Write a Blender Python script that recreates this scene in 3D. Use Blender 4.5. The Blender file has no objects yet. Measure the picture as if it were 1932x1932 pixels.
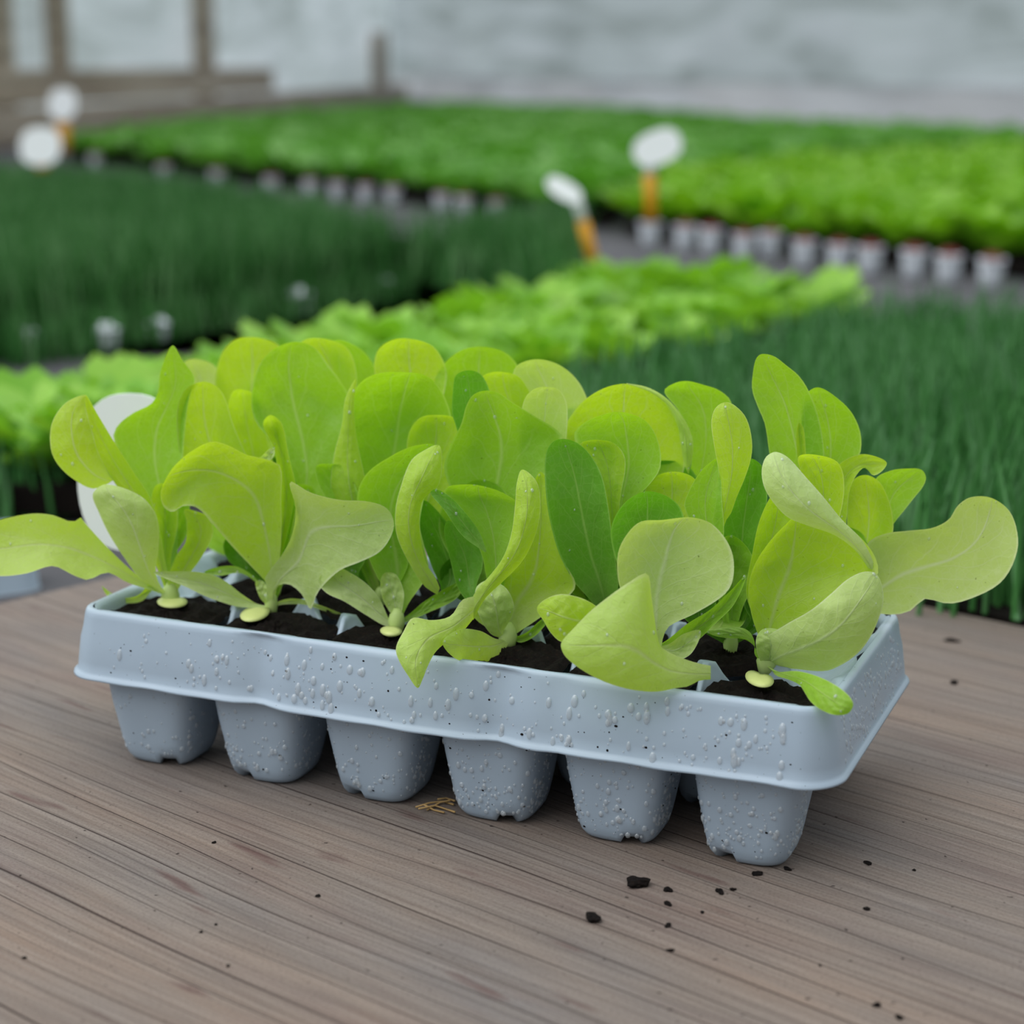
import bpy, bmesh, math, random
import numpy as np
from mathutils import Vector, Matrix

random.seed(7)
rng = np.random.default_rng(7)
sc = bpy.context.scene
COL = sc.collection

# ------------------------------------------------------------------ camera, world, light, exposure
F_PX, PITCH, ROLL, CAM_H = 3500.0, 0.2370, 0.00623, 0.28051
cam_d = bpy.data.cameras.new('camera')
cam = bpy.data.objects.new('camera', cam_d)
COL.objects.link(cam)
_R = Vector((1, 0, 0)); _U = Vector((0, math.sin(PITCH), math.cos(PITCH))); _Fw = Vector((0, math.cos(PITCH), -math.sin(PITCH)))
_c, _s = math.cos(ROLL), math.sin(ROLL)
RR = _c * _R + _s * _U
UU = -_s * _R + _c * _U
cam.matrix_world = Matrix(((RR.x, UU.x, -_Fw.x, 0), (RR.y, UU.y, -_Fw.y, 0), (RR.z, UU.z, -_Fw.z, CAM_H), (0, 0, 0, 1)))
cam_d.sensor_width = 36.0
cam_d.lens = F_PX / 1932.0 * 36.0
cam_d.clip_start = 0.02
cam_d.clip_end = 200
cam_d.dof.use_dof = True
cam_d.dof.focus_distance = 0.69
cam_d.dof.aperture_fstop = 7.5
sc.camera = cam

world = bpy.data.worlds.new('world'); sc.world = world
world.use_nodes = True
wn = world.node_tree; wn.nodes.clear()
wo = wn.nodes.new('ShaderNodeOutputWorld'); wb = wn.nodes.new('ShaderNodeBackground')
wtc = wn.nodes.new('ShaderNodeTexCoord'); wsx = wn.nodes.new('ShaderNodeSeparateXYZ'); wr = wn.nodes.new('ShaderNodeValToRGB')
wn.links.new(wtc.outputs['Generated'], wsx.inputs[0]); wn.links.new(wsx.outputs['Z'], wr.inputs[0])
wr.color_ramp.elements[0].position = 0.0; wr.color_ramp.elements[0].color = (0.34, 0.38, 0.41, 1)
wr.color_ramp.elements[1].position = 0.85; wr.color_ramp.elements[1].color = (1.45, 1.52, 1.56, 1)
_e = wr.color_ramp.elements.new(0.30); _e.color = (0.98, 1.06, 1.10, 1)
wmx = wn.nodes.new('ShaderNodeMath'); wmx.operation = 'MULTIPLY_ADD'; wmx.inputs[1].default_value = -0.34; wmx.inputs[2].default_value = 0.88
wmy = wn.nodes.new('ShaderNodeMath'); wmy.operation = 'MULTIPLY_ADD'; wmy.inputs[1].default_value = 0.50
wn.links.new(wsx.outputs['X'], wmx.inputs[0]); wn.links.new(wsx.outputs['Y'], wmy.inputs[0]); wn.links.new(wmx.outputs[0], wmy.inputs[2])
wn.links.new(wr.outputs[0], wb.inputs[0]); wn.links.new(wmy.outputs[0], wb.inputs[1])
wn.links.new(wb.outputs[0], wo.inputs[0])

ld = bpy.data.lights.new('overcast_daylight', 'AREA'); ld.shape = 'RECTANGLE'; ld.size = 3.0; ld.size_y = 2.4
ld.energy = 46; ld.color = (1.0, 0.99, 0.97)
lo = bpy.data.objects.new('overcast_daylight', ld); COL.objects.link(lo)
lo.location = (-1.5, -0.1, 2.5)
lo.rotation_euler = (Vector((0.05, 0.7, 0.05)) - lo.location).to_track_quat('-Z', 'Y').to_euler()

vs = sc.view_settings
vs.view_transform = 'Standard'; vs.look = 'None'; vs.exposure = 0.0; vs.gamma = 1.0; vs.use_curve_mapping = False

# ------------------------------------------------------------------ helpers
CAM = np.array([0, 0, CAM_H]); rR = np.array(RR); rU = np.array(UU); rF = np.array(_Fw)
def ray(px, py):
    d = rF * F_PX + rR * (px - 966.0) - rU * (py - 966.0)
    return d / d[1]                      # dy = 1
def at(px, py, Y):
    return CAM + ray(px, py) * Y
def ground(px, py, z=0.0):
    d = ray(px, py); return CAM + d * ((z - CAM_H) / d[2])

def lin(c):
    return tuple(((v / 255.0) / 12.92 if v / 255.0 <= 0.04045 else (((v / 255.0) + 0.055) / 1.055) ** 2.4) for v in c) + (1.0,)

def tag(o, label=None, cat=None, group=None, kind=None):
    if label: o['label'] = label
    if cat: o['category'] = cat
    if group: o['group'] = group
    if kind: o['kind'] = kind
    return o

def mesh_obj(name, V, Fc, mat=None, parent=None, smooth=True, uv=None):
    me = bpy.data.meshes.new(name)
    me.from_pydata([tuple(map(float, v)) for v in V], [], [tuple(map(int, f)) for f in Fc])
    if smooth: me.polygons.foreach_set('use_smooth', [True] * len(me.polygons))
    if uv is not None:
        l = me.uv_layers.new(name='UVMap')
        idx = np.zeros(len(me.loops), dtype=np.int32); me.loops.foreach_get('vertex_index', idx)
        l.data.foreach_set('uv', np.asarray(uv, dtype=np.float32)[idx].ravel())
    for m in (mat if isinstance(mat, (list, tuple)) else [mat]):
        if m: me.materials.append(m)
    me.update()
    o = bpy.data.objects.new(name, me); COL.objects.link(o)
    if parent: o.parent = parent
    return o

def empty(name, loc=(0, 0, 0), rz=0):
    o = bpy.data.objects.new(name, None); COL.objects.link(o)
    o.location = loc; o.rotation_euler = (0, 0, rz); o.empty_display_size = 0.02
    return o

class N:
    """small node-tree helper"""
    def __init__(s, name):
        s.m = bpy.data.materials.new(name); s.m.use_nodes = True; s.t = s.m.node_tree; s.t.nodes.clear()
        s.out = s.t.nodes.new('ShaderNodeOutputMaterial')
    def n(s, typ, **kw):
        nd = s.t.nodes.new(typ)
        for k, v in kw.items():
            if k.startswith('i_'):
                key = k[2:]; key = int(key) if key.isdigit() else key.replace('_', ' ')
                s.set(nd.inputs[key], v)
            else: setattr(nd, k, v)
        return nd
    def set(s, sock, v):
        if hasattr(v, 'is_output'): s.t.links.new(v, sock)
        else: sock.default_value = v
    def math(s, op, a, b=None, c=None, clamp=False):
        nd = s.t.nodes.new('ShaderNodeMath'); nd.operation = op; nd.use_clamp = clamp
        s.set(nd.inputs[0], a)
        if b is not None: s.set(nd.inputs[1], b)
        if c is not None: s.set(nd.inputs[2], c)
        return nd.outputs[0]
    def mix(s, f, a, b, mode='MIX'):
        nd = s.t.nodes.new('ShaderNodeMix'); nd.data_type = 'RGBA'; nd.blend_type = mode
        s.set(nd.inputs['Factor'], f); s.set(nd.inputs[6], a); s.set(nd.inputs[7], b)
        return nd.outputs[2]
    def ramp(s, f, stops):
        nd = s.t.nodes.new('ShaderNodeValToRGB'); cr = nd.color_ramp
        while len(cr.elements) < len(stops): cr.elements.new(0.5)
        for e, (p, c) in zip(cr.elements, stops):
            e.position = p; e.color = c if len(c) == 4 else tuple(c) + (1,)
        s.set(nd.inputs[0], f); return nd.outputs[0]
    def rng(s, v, a, b, c=0.0, d=1.0):
        nd = s.t.nodes.new('ShaderNodeMapRange'); s.set(nd.inputs[0], v)
        for i, q in enumerate((a, b, c, d)): nd.inputs[i + 1].default_value = q
        return nd.outputs[0]
    def noise(s, vec, scale, detail=3, rough=0.5, dist=0.0):
        nd = s.t.nodes.new('ShaderNodeTexNoise'); s.set(nd.inputs['Vector'], vec)
        nd.inputs['Scale'].default_value = scale; nd.inputs['Detail'].default_value = detail
        nd.inputs['Roughness'].default_value = rough; nd.inputs['Distortion'].default_value = dist
        return nd.outputs['Fac']
    def mapping(s, vec, scale=(1, 1, 1), rot=(0, 0, 0), loc=(0, 0, 0)):
        nd = s.t.nodes.new('ShaderNodeMapping'); s.set(nd.inputs[0], vec)
        nd.inputs['Scale'].default_value = scale; nd.inputs['Rotation'].default_value = rot; nd.inputs['Location'].default_value = loc
        return nd.outputs[0]
    def pbr(s, col, rough=0.6, bump=None, bstr=0.3, bdist=0.001, spec=0.5, **kw):
        p = s.t.nodes.new('ShaderNodeBsdfPrincipled')
        s.set(p.inputs['Base Color'], col); s.set(p.inputs['Roughness'], rough); p.inputs['Specular IOR Level'].default_value = spec
        for k, v in kw.items(): s.set(p.inputs[k.replace('_', ' ')], v)
        if bump is not None:
            b = s.t.nodes.new('ShaderNodeBump'); b.inputs['Strength'].default_value = bstr; b.inputs['Distance'].default_value = bdist
            s.set(b.inputs['Height'], bump); s.t.links.new(b.outputs[0], p.inputs['Normal']); s.bump = b.outputs[0]
        return p
    def done(s, shader):
        s.t.links.new(shader.outputs[0], s.out.inputs[0]); return s.m

def plain(name, c, rough=0.6, spec=0.4, var=0.12, scale=60):
    n = N(name); tc = n.n('ShaderNodeTexCoord')
    f = n.noise(tc.outputs['Object'], scale, 4)
    col = n.mix(f, tuple(v * (1 - var) for v in c[:3]) + (1,), tuple(min(1, v * (1 + var)) for v in c[:3]) + (1,))
    return n.done(n.pbr(col, rough, spec=spec))

# ------------------------------------------------------------------ materials
def wood_material():
    n = N('weathered_wood'); tc = n.n('ShaderNodeTexCoord'); o = tc.outputs['Object']
    # warp so that the grain wanders a little
    w = n.n('ShaderNodeTexNoise'); n.set(w.inputs['Vector'], n.mapping(o, (1.6, 5, 5))); w.inputs['Scale'].default_value = 1.5; w.inputs['Detail'].default_value = 2
    wc = n.n('ShaderNodeVectorMath', operation='SUBTRACT'); n.set(wc.inputs[0], w.outputs['Color']); wc.inputs[1].default_value = (0.5, 0.5, 0.5)
    wm = n.n('ShaderNodeVectorMath', operation='MULTIPLY'); n.set(wm.inputs[0], wc.outputs[0]); wm.inputs[1].default_value = (0.0, 0.030, 0.0)
    wa = n.n('ShaderNodeVectorMath', operation='ADD'); n.set(wa.inputs[0], o); n.set(wa.inputs[1], wm.outputs[0]); v = wa.outputs[0]
    # narrow dark grain lines: repeated across the board, unevenly spaced and of uneven strength
    sy = n.n('ShaderNodeSeparateXYZ'); n.set(sy.inputs[0], v); yv = sy.outputs[1]
    nz1 = n.noise(n.mapping(v, (0.7, 22, 1)), 1.0, 2, 0.5)
    ph1 = n.math('FRACT', n.math('ADD', n.math('MULTIPLY', yv, 74.0), n.math('MULTIPLY', nz1, 3.2)))
    l1 = n.rng(n.math('ABSOLUTE', n.math('SUBTRACT', ph1, 0.5)), 0.006, 0.036, 1, 0)
    ph2 = n.math('FRACT', n.math('ADD', n.math('MULTIPLY', yv, 171.0), n.math('MULTIPLY', nz1, 7.0)))
    l2 = n.rng(n.math('ABSOLUTE', n.math('SUBTRACT', ph2, 0.5)), 0.01, 0.11, 0.26, 0)
    lm = n.rng(n.noise(n.mapping(v, (2.2, 60, 1), loc=(1, 2, 0)), 1.0, 3), 0.38, 0.60)
    lines = n.math('MULTIPLY', n.math('MAXIMUM', l1, l2), n.math('ADD', n.math('MULTIPLY', lm, 0.75), 0.25))
    fib = n.noise(n.mapping(v, (14, 700, 1)), 1.0, 5, 0.65)
    fib2 = n.noise(n.mapping(v, (6, 160, 1)), 1.0, 4, 0.6)
    patch = n.noise(n.mapping(o, (5, 16, 1)), 1.0, 4, 0.6)
    patch2 = n.noise(n.mapping(o, (7, 26, 1), loc=(5, 1, 0)), 1.0, 4, 0.6)
    fine = n.noise(n.mapping(o, (1, 1, 1)), 900, 3, 0.7)
    col = n.ramp(patch, [(0.30, lin((112, 106, 104))), (0.50, lin((124, 112, 104))), (0.70, lin((134, 115, 102)))])
    col = n.mix(n.rng(patch2, 0.50, 0.70, 0, 0.55), col, lin((112, 92, 87)))
    col = n.mix(n.rng(fib2, 0.35, 0.7, 0.0, 0.42), col, lin((76, 66, 62)))
    col = n.mix(n.rng(fib, 0.42, 0.75, 0.0, 0.36), col, lin((168, 158, 148)))
    col = n.mix(n.rng(fine, 0.48, 0.72, 0, 0.5), col, lin((74, 62, 58)))
    sv = n.noise(n.mapping(o, (1, 1, 1)), 330, 1, 0.5)
    col = n.mix(n.rng(sv, 0.73, 0.78, 0, 0.85), col, lin((38, 28, 24)))
    # reddish elongated stains
    st = n.noise(n.mapping(v, (16, 90, 1), loc=(9, 3, 0)), 1.0, 2)
    col = n.mix(n.rng(st, 0.66, 0.74, 0, 0.6), col, lin((82, 52, 50)))
    col = n.mix(n.math('MULTIPLY', lines, 1.0), col, lin((46, 31, 27)))
    h = n.math('SUBTRACT', n.math('ADD', n.math('MULTIPLY', fib, 0.5), n.math('MULTIPLY', fib2, 0.5)), n.math('MULTIPLY', lines, 1.2))
    return n.done(n.pbr(col, 0.78, h, 0.55, 0.0007, spec=0.25))

def plastic_material():
    n = N('grey_blue_plastic'); tc = n.n('ShaderNodeTexCoord'); o = tc.outputs['Object']
    f = n.noise(o, 35, 4, 0.6)
    col = n.mix(f, lin((160, 177, 194)), lin((170, 187, 203)))
    sp = n.noise(o, 900, 1, 0.4)
    col = n.mix(n.rng(sp, 0.76, 0.80, 0, 0.8), col, lin((50, 50, 48)))
    h = n.noise(o, 260, 3, 0.6)
    return n.done(n.pbr(col, n.rng(f, 0.3, 0.7, 0.30, 0.42), h, 0.07, 0.0005, spec=0.45))

def soil_material():
    n = N('dark_potting_soil'); tc = n.n('ShaderNodeTexCoord'); o = tc.outputs['Object']
    f = n.noise(o, 700, 5, 0.75)
    col = n.ramp(f, [(0.35, lin((12, 9, 8))), (0.62, lin((34, 24, 20))), (0.78, lin((92, 66, 50)))])
    return n.done(n.pbr(col, 0.9, n.noise(o, 420, 6, 0.8), 1.0, 0.003, spec=0.2))

def leaf_material(name, top, under, vein, trans, tmix=0.45, rough=0.42):
    n = N(name); uv = n.n('ShaderNodeUVMap'); sx = n.n('ShaderNodeSeparateXYZ'); n.set(sx.inputs[0], uv.outputs[0])
    u = n.math('SUBTRACT', n.math('MULTIPLY', sx.outputs[0], 2.0), 1.0); v = sx.outputs[1]
    tc = n.n('ShaderNodeTexCoord'); o = tc.outputs['Object']
    au = n.math('ABSOLUTE', u)
    wob = n.noise(o, 60, 3)
    # midrib narrowing towards the tip
    mw = n.math('ADD', n.math('MULTIPLY', n.math('SUBTRACT', 1.0, v), 0.10), 0.022)
    rib = n.math('SUBTRACT', 1.0, n.math('DIVIDE', n.math('ABSOLUTE', n.math('ADD', u, n.math('MULTIPLY', n.math('SUBTRACT', wob, 0.5), 0.10))), mw), clamp=True)
    # lateral veins
    ph = n.math('ADD', n.math('MULTIPLY', n.math('SUBTRACT', v, n.math('MULTIPLY', n.math('POWER', au, 0.8), 0.34)), 6.5), n.math('MULTIPLY', wob, 1.1))
    ph = n.math('ADD', ph, n.math('MULTIPLY', n.math('GREATER_THAN', u, 0.0), 0.45))
    fr = n.math('ABSOLUTE', n.math('SUBTRACT', n.math('FRACT', ph), 0.5))
    lat = n.math('MULTIPLY', n.rng(fr, 0.0, 0.055, 1, 0), n.rng(au, 0.45, 0.95, 0.75, 0.0))
    vor = n.n('ShaderNodeTexVoronoi', feature='DISTANCE_TO_EDGE'); n.set(vor.inputs['Vector'], o); vor.inputs['Scale'].default_value = 330
    net = n.rng(vor.outputs['Distance'], 0.0, 0.09, 0.22, 0)
    blot = n.noise(o, 45, 4, 0.6)
    geo = n.n('ShaderNodeNewGeometry')
    t2 = n.mix(n.rng(blot, 0.3, 0.75, 0, 0.55), top, tuple(x * 0.72 for x in top[:3]) + (1,))
    u2 = n.mix(n.rng(blot, 0.3, 0.75, 0, 0.4), under, tuple(x * 0.86 for x in under[:3]) + (1,))
    col = n.mix(geo.outputs['Backfacing'], t2, u2)
    base = n.rng(v, 0.0, 0.34, 0.85, 0.0)                 # pale stalk end
    col = n.mix(base, col, vein)
    vm = n.math('MAXIMUM', n.math('MULTIPLY', rib, 0.8), n.math('MAXIMUM', n.math('MULTIPLY', lat, 0.5), n.math('MULTIPLY', net, 0.8)))
    col = n.mix(vm, col, vein)
    col = n.mix(n.rng(au, 0.94, 0.975, 0, 0.85), col, vein)   # pale leaf margin; also paints in the light that thick edges catch
    sp = n.noise(o, 800, 1, 0.4)
    col = n.mix(n.rng(sp, 0.775, 0.80, 0, 0.8), col, lin((30, 34, 12)))
    h = n.math('ADD', n.math('ADD', n.math('MULTIPLY', lat, 0.12), n.math('MULTIPLY', rib, 0.25)), n.math('ADD', n.math('MULTIPLY', n.noise(o, 95, 3), 2.2), n.math('MULTIPLY', net, 0.25)))
    p = n.pbr(col, rough, h, 0.6, 0.0013, spec=0.4)
    tr = n.n('ShaderNodeBsdfTranslucent'); n.set(tr.inputs[0], n.mix(n.math('MULTIPLY', vm, 0.8), trans, vein)); n.t.links.new(n.bump, tr.inputs['Normal'])
    ms = n.n('ShaderNodeMixShader'); ms.inputs[0].default_value = tmix
    n.t.links.new(p.outputs[0], ms.inputs[1]); n.t.links.new(tr.outputs[0], ms.inputs[2])
    return n.done(ms)

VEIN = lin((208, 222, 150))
LM = {
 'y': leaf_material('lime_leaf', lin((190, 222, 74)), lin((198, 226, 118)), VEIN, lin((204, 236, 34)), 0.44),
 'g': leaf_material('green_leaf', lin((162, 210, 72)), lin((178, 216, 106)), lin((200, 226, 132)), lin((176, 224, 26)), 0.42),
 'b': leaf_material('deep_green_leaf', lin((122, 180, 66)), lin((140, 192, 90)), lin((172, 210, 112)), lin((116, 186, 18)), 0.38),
 'd': leaf_material('shaded_inner_leaf', lin((96, 150, 40)), lin((110, 162, 60)), lin((150, 190, 90)), lin((96, 164, 12)), 0.34),  # darker greens paint in the shade between the leaves
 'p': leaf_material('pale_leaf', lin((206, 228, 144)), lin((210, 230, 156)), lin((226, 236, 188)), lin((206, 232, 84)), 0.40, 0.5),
}
M_WOOD = wood_material(); M_PLAST = plastic_material(); M_SOIL = soil_material()
M_STEM = plain('pale_stem', lin((186, 208, 128)), 0.5, 0.4, 0.1, 200)
M_COT = plain('seed_leaf', lin((206, 214, 138)), 0.5, 0.4, 0.08, 300)
M_WHITE = plain('white_label_plastic', lin((244, 248, 250)), 0.45, 0.4, 0.01)
M_YELL = plain('yellow_stake', lin((226, 160, 22)), 0.5, 0.4, 0.06)
M_POT = plain('white_pot_plastic', lin((236, 242, 250)), 0.5, 0.4, 0.04)
M_RIM = plain('reddish_soil_rim', lin((118, 64, 52)), 0.85, 0.2, 0.3, 80)
M_STRAW = plain('straw_root', lin((178, 146, 96)), 0.7, 0.3, 0.15, 200)
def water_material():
    n = N('brightened_water')
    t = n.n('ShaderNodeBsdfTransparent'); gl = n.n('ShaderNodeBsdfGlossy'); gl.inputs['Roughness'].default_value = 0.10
    df = n.n('ShaderNodeBsdfDiffuse'); df.inputs[0].default_value = (0.86, 0.92, 0.96, 1)  # white share paints in the bright highlights of the beads
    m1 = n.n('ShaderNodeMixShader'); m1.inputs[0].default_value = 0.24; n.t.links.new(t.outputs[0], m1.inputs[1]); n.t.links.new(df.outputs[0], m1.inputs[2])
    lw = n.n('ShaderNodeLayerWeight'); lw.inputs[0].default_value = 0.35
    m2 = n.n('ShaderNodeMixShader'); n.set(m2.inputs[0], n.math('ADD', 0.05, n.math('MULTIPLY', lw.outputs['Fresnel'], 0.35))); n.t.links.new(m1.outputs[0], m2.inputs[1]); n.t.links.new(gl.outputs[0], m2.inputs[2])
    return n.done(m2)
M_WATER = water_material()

# ------------------------------------------------------------------ ground, greenhouse walls, board
def ground_material():
    n = N('dark_weed_fabric'); tc = n.n('ShaderNodeTexCoord'); o = tc.outputs['Object']
    f = n.noise(o, 6, 5, 0.7)
    col = n.ramp(f, [(0.3, lin((62, 62, 66))), (0.7, lin((96, 94, 98)))])
    return n.done(n.pbr(col, 0.8, n.noise(o, 160, 3), 0.3, 0.002, spec=0.3))
GZ = -0.05
fl = mesh_obj('floor', [(-40, -4, GZ), (40, -4, GZ), (40, 60, GZ), (-40, 60, GZ)], [(0, 1, 2, 3)], ground_material(), smooth=False)
tag(fl, kind='structure')

def sheet_material(name, cols, sc_):
    n = N(name); tc = n.n('ShaderNodeTexCoord'); o = tc.outputs['Object']
    f = n.noise(n.mapping(o, sc_), 1.0, 4, 0.6, 0.8)
    film = 'film' in name
    col = n.ramp(f, [(0.28, lin(cols[0])), (0.5, lin(cols[1])), (0.72, lin(cols[2]))])
    p = n.pbr(col, 0.45, f, 0.6, 0.05, spec=0.4)
    if not film: return n.done(p)
    tr = n.n('ShaderNodeBsdfTranslucent'); n.set(tr.inputs[0], col); ms = n.n('ShaderNodeMixShader'); ms.inputs[0].default_value = 0.68
    n.t.links.new(p.outputs[0], ms.inputs[1]); n.t.links.new(tr.outputs[0], ms.inputs[2]); return n.done(ms)
M_SHEET = sheet_material('greenhouse_film', [(168, 178, 174), (220, 229, 230), (240, 246, 250)], (0.9, 0.5, 4.0))
M_SHEET2 = sheet_material('pale_skirt_film', [(222, 222, 222), (236, 236, 238), (242, 246, 250)], (0.6, 0.6, 3.0))
M_BOARD = sheet_material('grey_brown_boards', [(130, 112, 94), (176, 160, 142), (200, 188, 172)], (0.8, 0.8, 14))

def wall_pt(px, py, d):
    """ground point below a far wall"""
    p = at(px, py, d); return np.array([p[0], p[1]])
CORN = at(735, 192, 18.5)[:2]; LW = at(-420, 190, 6.2)[:2]; LWb = at(0, 190, 8.1)[:2]; RW = at(2200, 240, 9.2)[:2]
def wall(name, a, b, z0, z1, mat, nseg=70, amp=0.03, nz=8, lean=0.0, off=0.0, kind='structure'):
    a = np.array(a); b = np.array(b); d = (b - a); L = np.linalg.norm(d); d = d / L; nrm = np.array([-d[1], d[0]])
    if np.dot(nrm, -a) < 0: nrm = -nrm
    V = []; Fc = []
    for j in range(nz + 1):
        for i in range(nseg + 1):
            t = i / nseg * L; z = z0 + (z1 - z0) * j / nz
            w = amp * (math.sin(t * 2.1 + z * 3.0) + 0.6 * math.sin(t * 5.3 - z * 5.0 + 1) + 0.5 * math.sin(t * 0.9 + z * 9))
            w -= lean * (z - z0)
            p = a + d * t + nrm * (w + off); V.append((p[0], p[1], z))
    for j in range(nz):
        for i in range(nseg):
            q = j * (nseg + 1) + i; Fc.append((q, q + 1, q + nseg + 2, q + nseg + 1))
    o = mesh_obj(name, V, Fc, mat)
    if kind: o['kind'] = kind
    return o
Z_S = 0.20
wall('wall_left', LW, CORN, GZ, 3.2, M_SHEET, lean=-0.12, amp=0.03)
wall('wall_right', CORN, RW, 0.165, 3.2, M_SHEET, lean=-0.15, amp=0.04)
wall('trim_1', CORN, RW, GZ, 0.17, M_SHEET2, off=0.02, amp=0.02, nz=3)
def plank(name, a, b, z0, z1, off, thick, mat, kind='structure', label=None, cat=None, group=None, wmul=1.0):
    a = np.array(a, float); b = np.array(b, float); d = b - a; d /= np.linalg.norm(d); nrm = np.array([-d[1], d[0]])
    if np.dot(nrm, -a) < 0: nrm = -nrm
    bm = bmesh.new()
    vs_ = []
    for z in (z0, z1):
        for p, q in ((a, off), (b, off), (b, off + thick), (a, off + thick)):
            r = p + nrm * q; vs_.append(bm.verts.new((r[0], r[1], z)))
    for f in ((0, 1, 2, 3), (7, 6, 5, 4), (0, 4, 5, 1), (1, 5, 6, 2), (2, 6, 7, 3), (3, 7, 4, 0)): bm.faces.new([vs_[i] for i in f])
    bmesh.ops.recalc_face_normals(bm, faces=bm.faces)
    bmesh.ops.bevel(bm, geom=list(bm.edges), offset=min(0.01, thick * .2), segments=2, affect='EDGES')
    me = bpy.data.meshes.new(name); bm.to_mesh(me); bm.free(); me.materials.append(mat)
    o = bpy.data.objects.new(name, me); COL.objects.link(o)
    tag(o, label, cat, group, kind); return o
def lerp(a, b, t): return np.array(a) * (1 - t) + np.array(b) * t
plank('trim_2', LW, lerp(LW, CORN, 0.93), GZ, 0.09, 0.22, 0.10, M_BOARD)
plank('trim_3', LW, lerp(LW, CORN, 0.52), 0.100, 0.245, 0.12, 0.08, M_BOARD)
for i, (px, hgt, wd) in enumerate([(-60, 0.9, 0.12), (60, 0.8, 0.07), (345, 0.95, 0.10), (690, 0.55, 0.12)]):
    # posts of the frame where their sight lines meet the left wall
    dray = ray(px, 190)[:2]; dd = CORN - LW
    A = np.array([[dray[0], -dd[0]], [dray[1], -dd[1]]]); s_, t_ = np.linalg.solve(A, LW)
    p = LW + dd * min(t_, 0.975); u_ = dd / np.linalg.norm(dd)
    plank('trim_%d' % (4 + i), p - u_ * wd * s_ * .13, p + u_ * wd * s_ * .13, GZ, hgt, 0.10, 0.07, M_BOARD)

# board under the tray
P_corner = ground(813, 947); P_right = ground(1932, 1180); P_left = ground(0, 1135)
dR = (P_right - P_corner)[:2]; dR /= np.linalg.norm(dR)
dL = (P_left - P_corner)[:2]; dL /= np.linalg.norm(dL)
ang = math.atan2(dR[1], dR[0])
board = empty('board_holder')
bpy.data.objects.remove(board)
c0_ = P_corner[:2]; c1_ = c0_ + dR * 1.7; c3_ = c0_ + dL * 1.5; c2_ = c1_ + dL * 1.5
rot = Matrix.Rotation(-ang, 4, 'Z')
bm = bmesh.new(); bot = []; top = []
pts = [rot @ Vector((p[0] - c0_[0], p[1] - c0_[1], 0)) for p in (c0_, c1_, c2_, c3_)]
for p in pts: bot.append(bm.verts.new((p.x, p.y, -0.046)))
for p in pts: top.append(bm.verts.new((p.x, p.y, 0)))
bm.faces.new(top); bm.faces.new(bot[::-1])
for i in range(4): bm.faces.new((bot[i], bot[(i + 1) % 4], top[(i + 1) % 4], top[i]))
bmesh.ops.recalc_face_normals(bm, faces=bm.faces)
bmesh.ops.bevel(bm, geom=list(bm.edges), offset=0.003, segments=3, affect='EDGES')
me = bpy.data.meshes.new('wooden_board'); bm.to_mesh(me); bm.free(); me.materials.append(M_WOOD)
board = bpy.data.objects.new('wooden_board', me); COL.objects.link(board)
board.location = (c0_[0], c0_[1], 0); board.rotation_euler = (0, 0, ang)
tag(board, 'weathered grey-brown wooden board with dark grain lines carrying the seedling tray', 'board')

# ------------------------------------------------------------------ the tray
TX, TY, TYAW = -0.14071, 0.73054, 0.39232
PITCHC, ROWP = 0.05, 0.0433
Z1, Z2, AX, BY, FLARE = 0.0376, 0.0656, 0.0340, 0.0275, 0.0044
tray = empty('seedling_tray', (TX, TY, 0), -TYAW)
tag(tray, 'light grey-blue plastic plug tray with wet tapered cups standing on the wooden board', 'seedling tray')
def tw(u, w, z=0.0):
    return np.array([TX + u * math.cos(TYAW) + w * math.sin(TYAW), TY - u * math.sin(TYAW) + w * math.cos(TYAW), z])
cells = [(k * PITCHC, 0.0) for k in range(6)] + [((k + .5) * PITCHC, ROWP) for k in range(5)] + [(k * PITCHC, 2 * ROWP) for k in range(6)]
U0, U1, W0, W1 = -AX + FLARE, 5 * PITCHC + AX - FLARE, -BY + FLARE, 2 * ROWP + BY - FLARE
juncs = []
for r in range(2):
    for k in range(-1, 7):
        juncs.append(((k + .5) * PITCHC + 0, ROWP / 3 + r * 2 * ROWP * .5 * 1.0 + (0 if r == 0 else ROWP / 3)))
        juncs.append((k * PITCHC, ROWP * 2 / 3 + (0 if r == 0 else ROWP * 2 / 3)))
juncs = [((k + .5) * PITCHC, ROWP / 3) for k in range(-1, 6)] + [(k * PITCHC, ROWP * 2 / 3) for k in range(0, 6)] + \
        [((k + .5) * PITCHC, 2 * ROWP - ROWP / 3) for k in range(-1, 6)] + [(k * PITCHC, ROWP * 4 / 3) for k in range(0, 6)]
def sstep(x): x = max(0.0, min(1.0, x)); return x * x * (3 - 2 * x)
def plate_z(u, w):
    dj = min(math.hypot(u - a, w - b) for a, b in juncs)
    de = min(u - U0, U1 - u, w - W0, W1 - w)
    d = min(dj * 1.0, max(de, 0) * 0.75)
    return Z2 - 0.0005 - 0.0085 * sstep((d - 0.0025) / 0.0070)
def hexr(th, R):
    """rounded pointy-top hexagon radius"""
    a = (th - math.pi / 2) % (math.pi / 3); a = min(a, math.pi / 3 - a)
    s = R * math.cos(math.pi / 6) / math.cos(math.pi / 6 - a)
    return min(s, R * 0.955 * 1.0) * 0.5 + s * 0.5
NA = 60
INS = 0.0030
RPL = 0.0095
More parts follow.
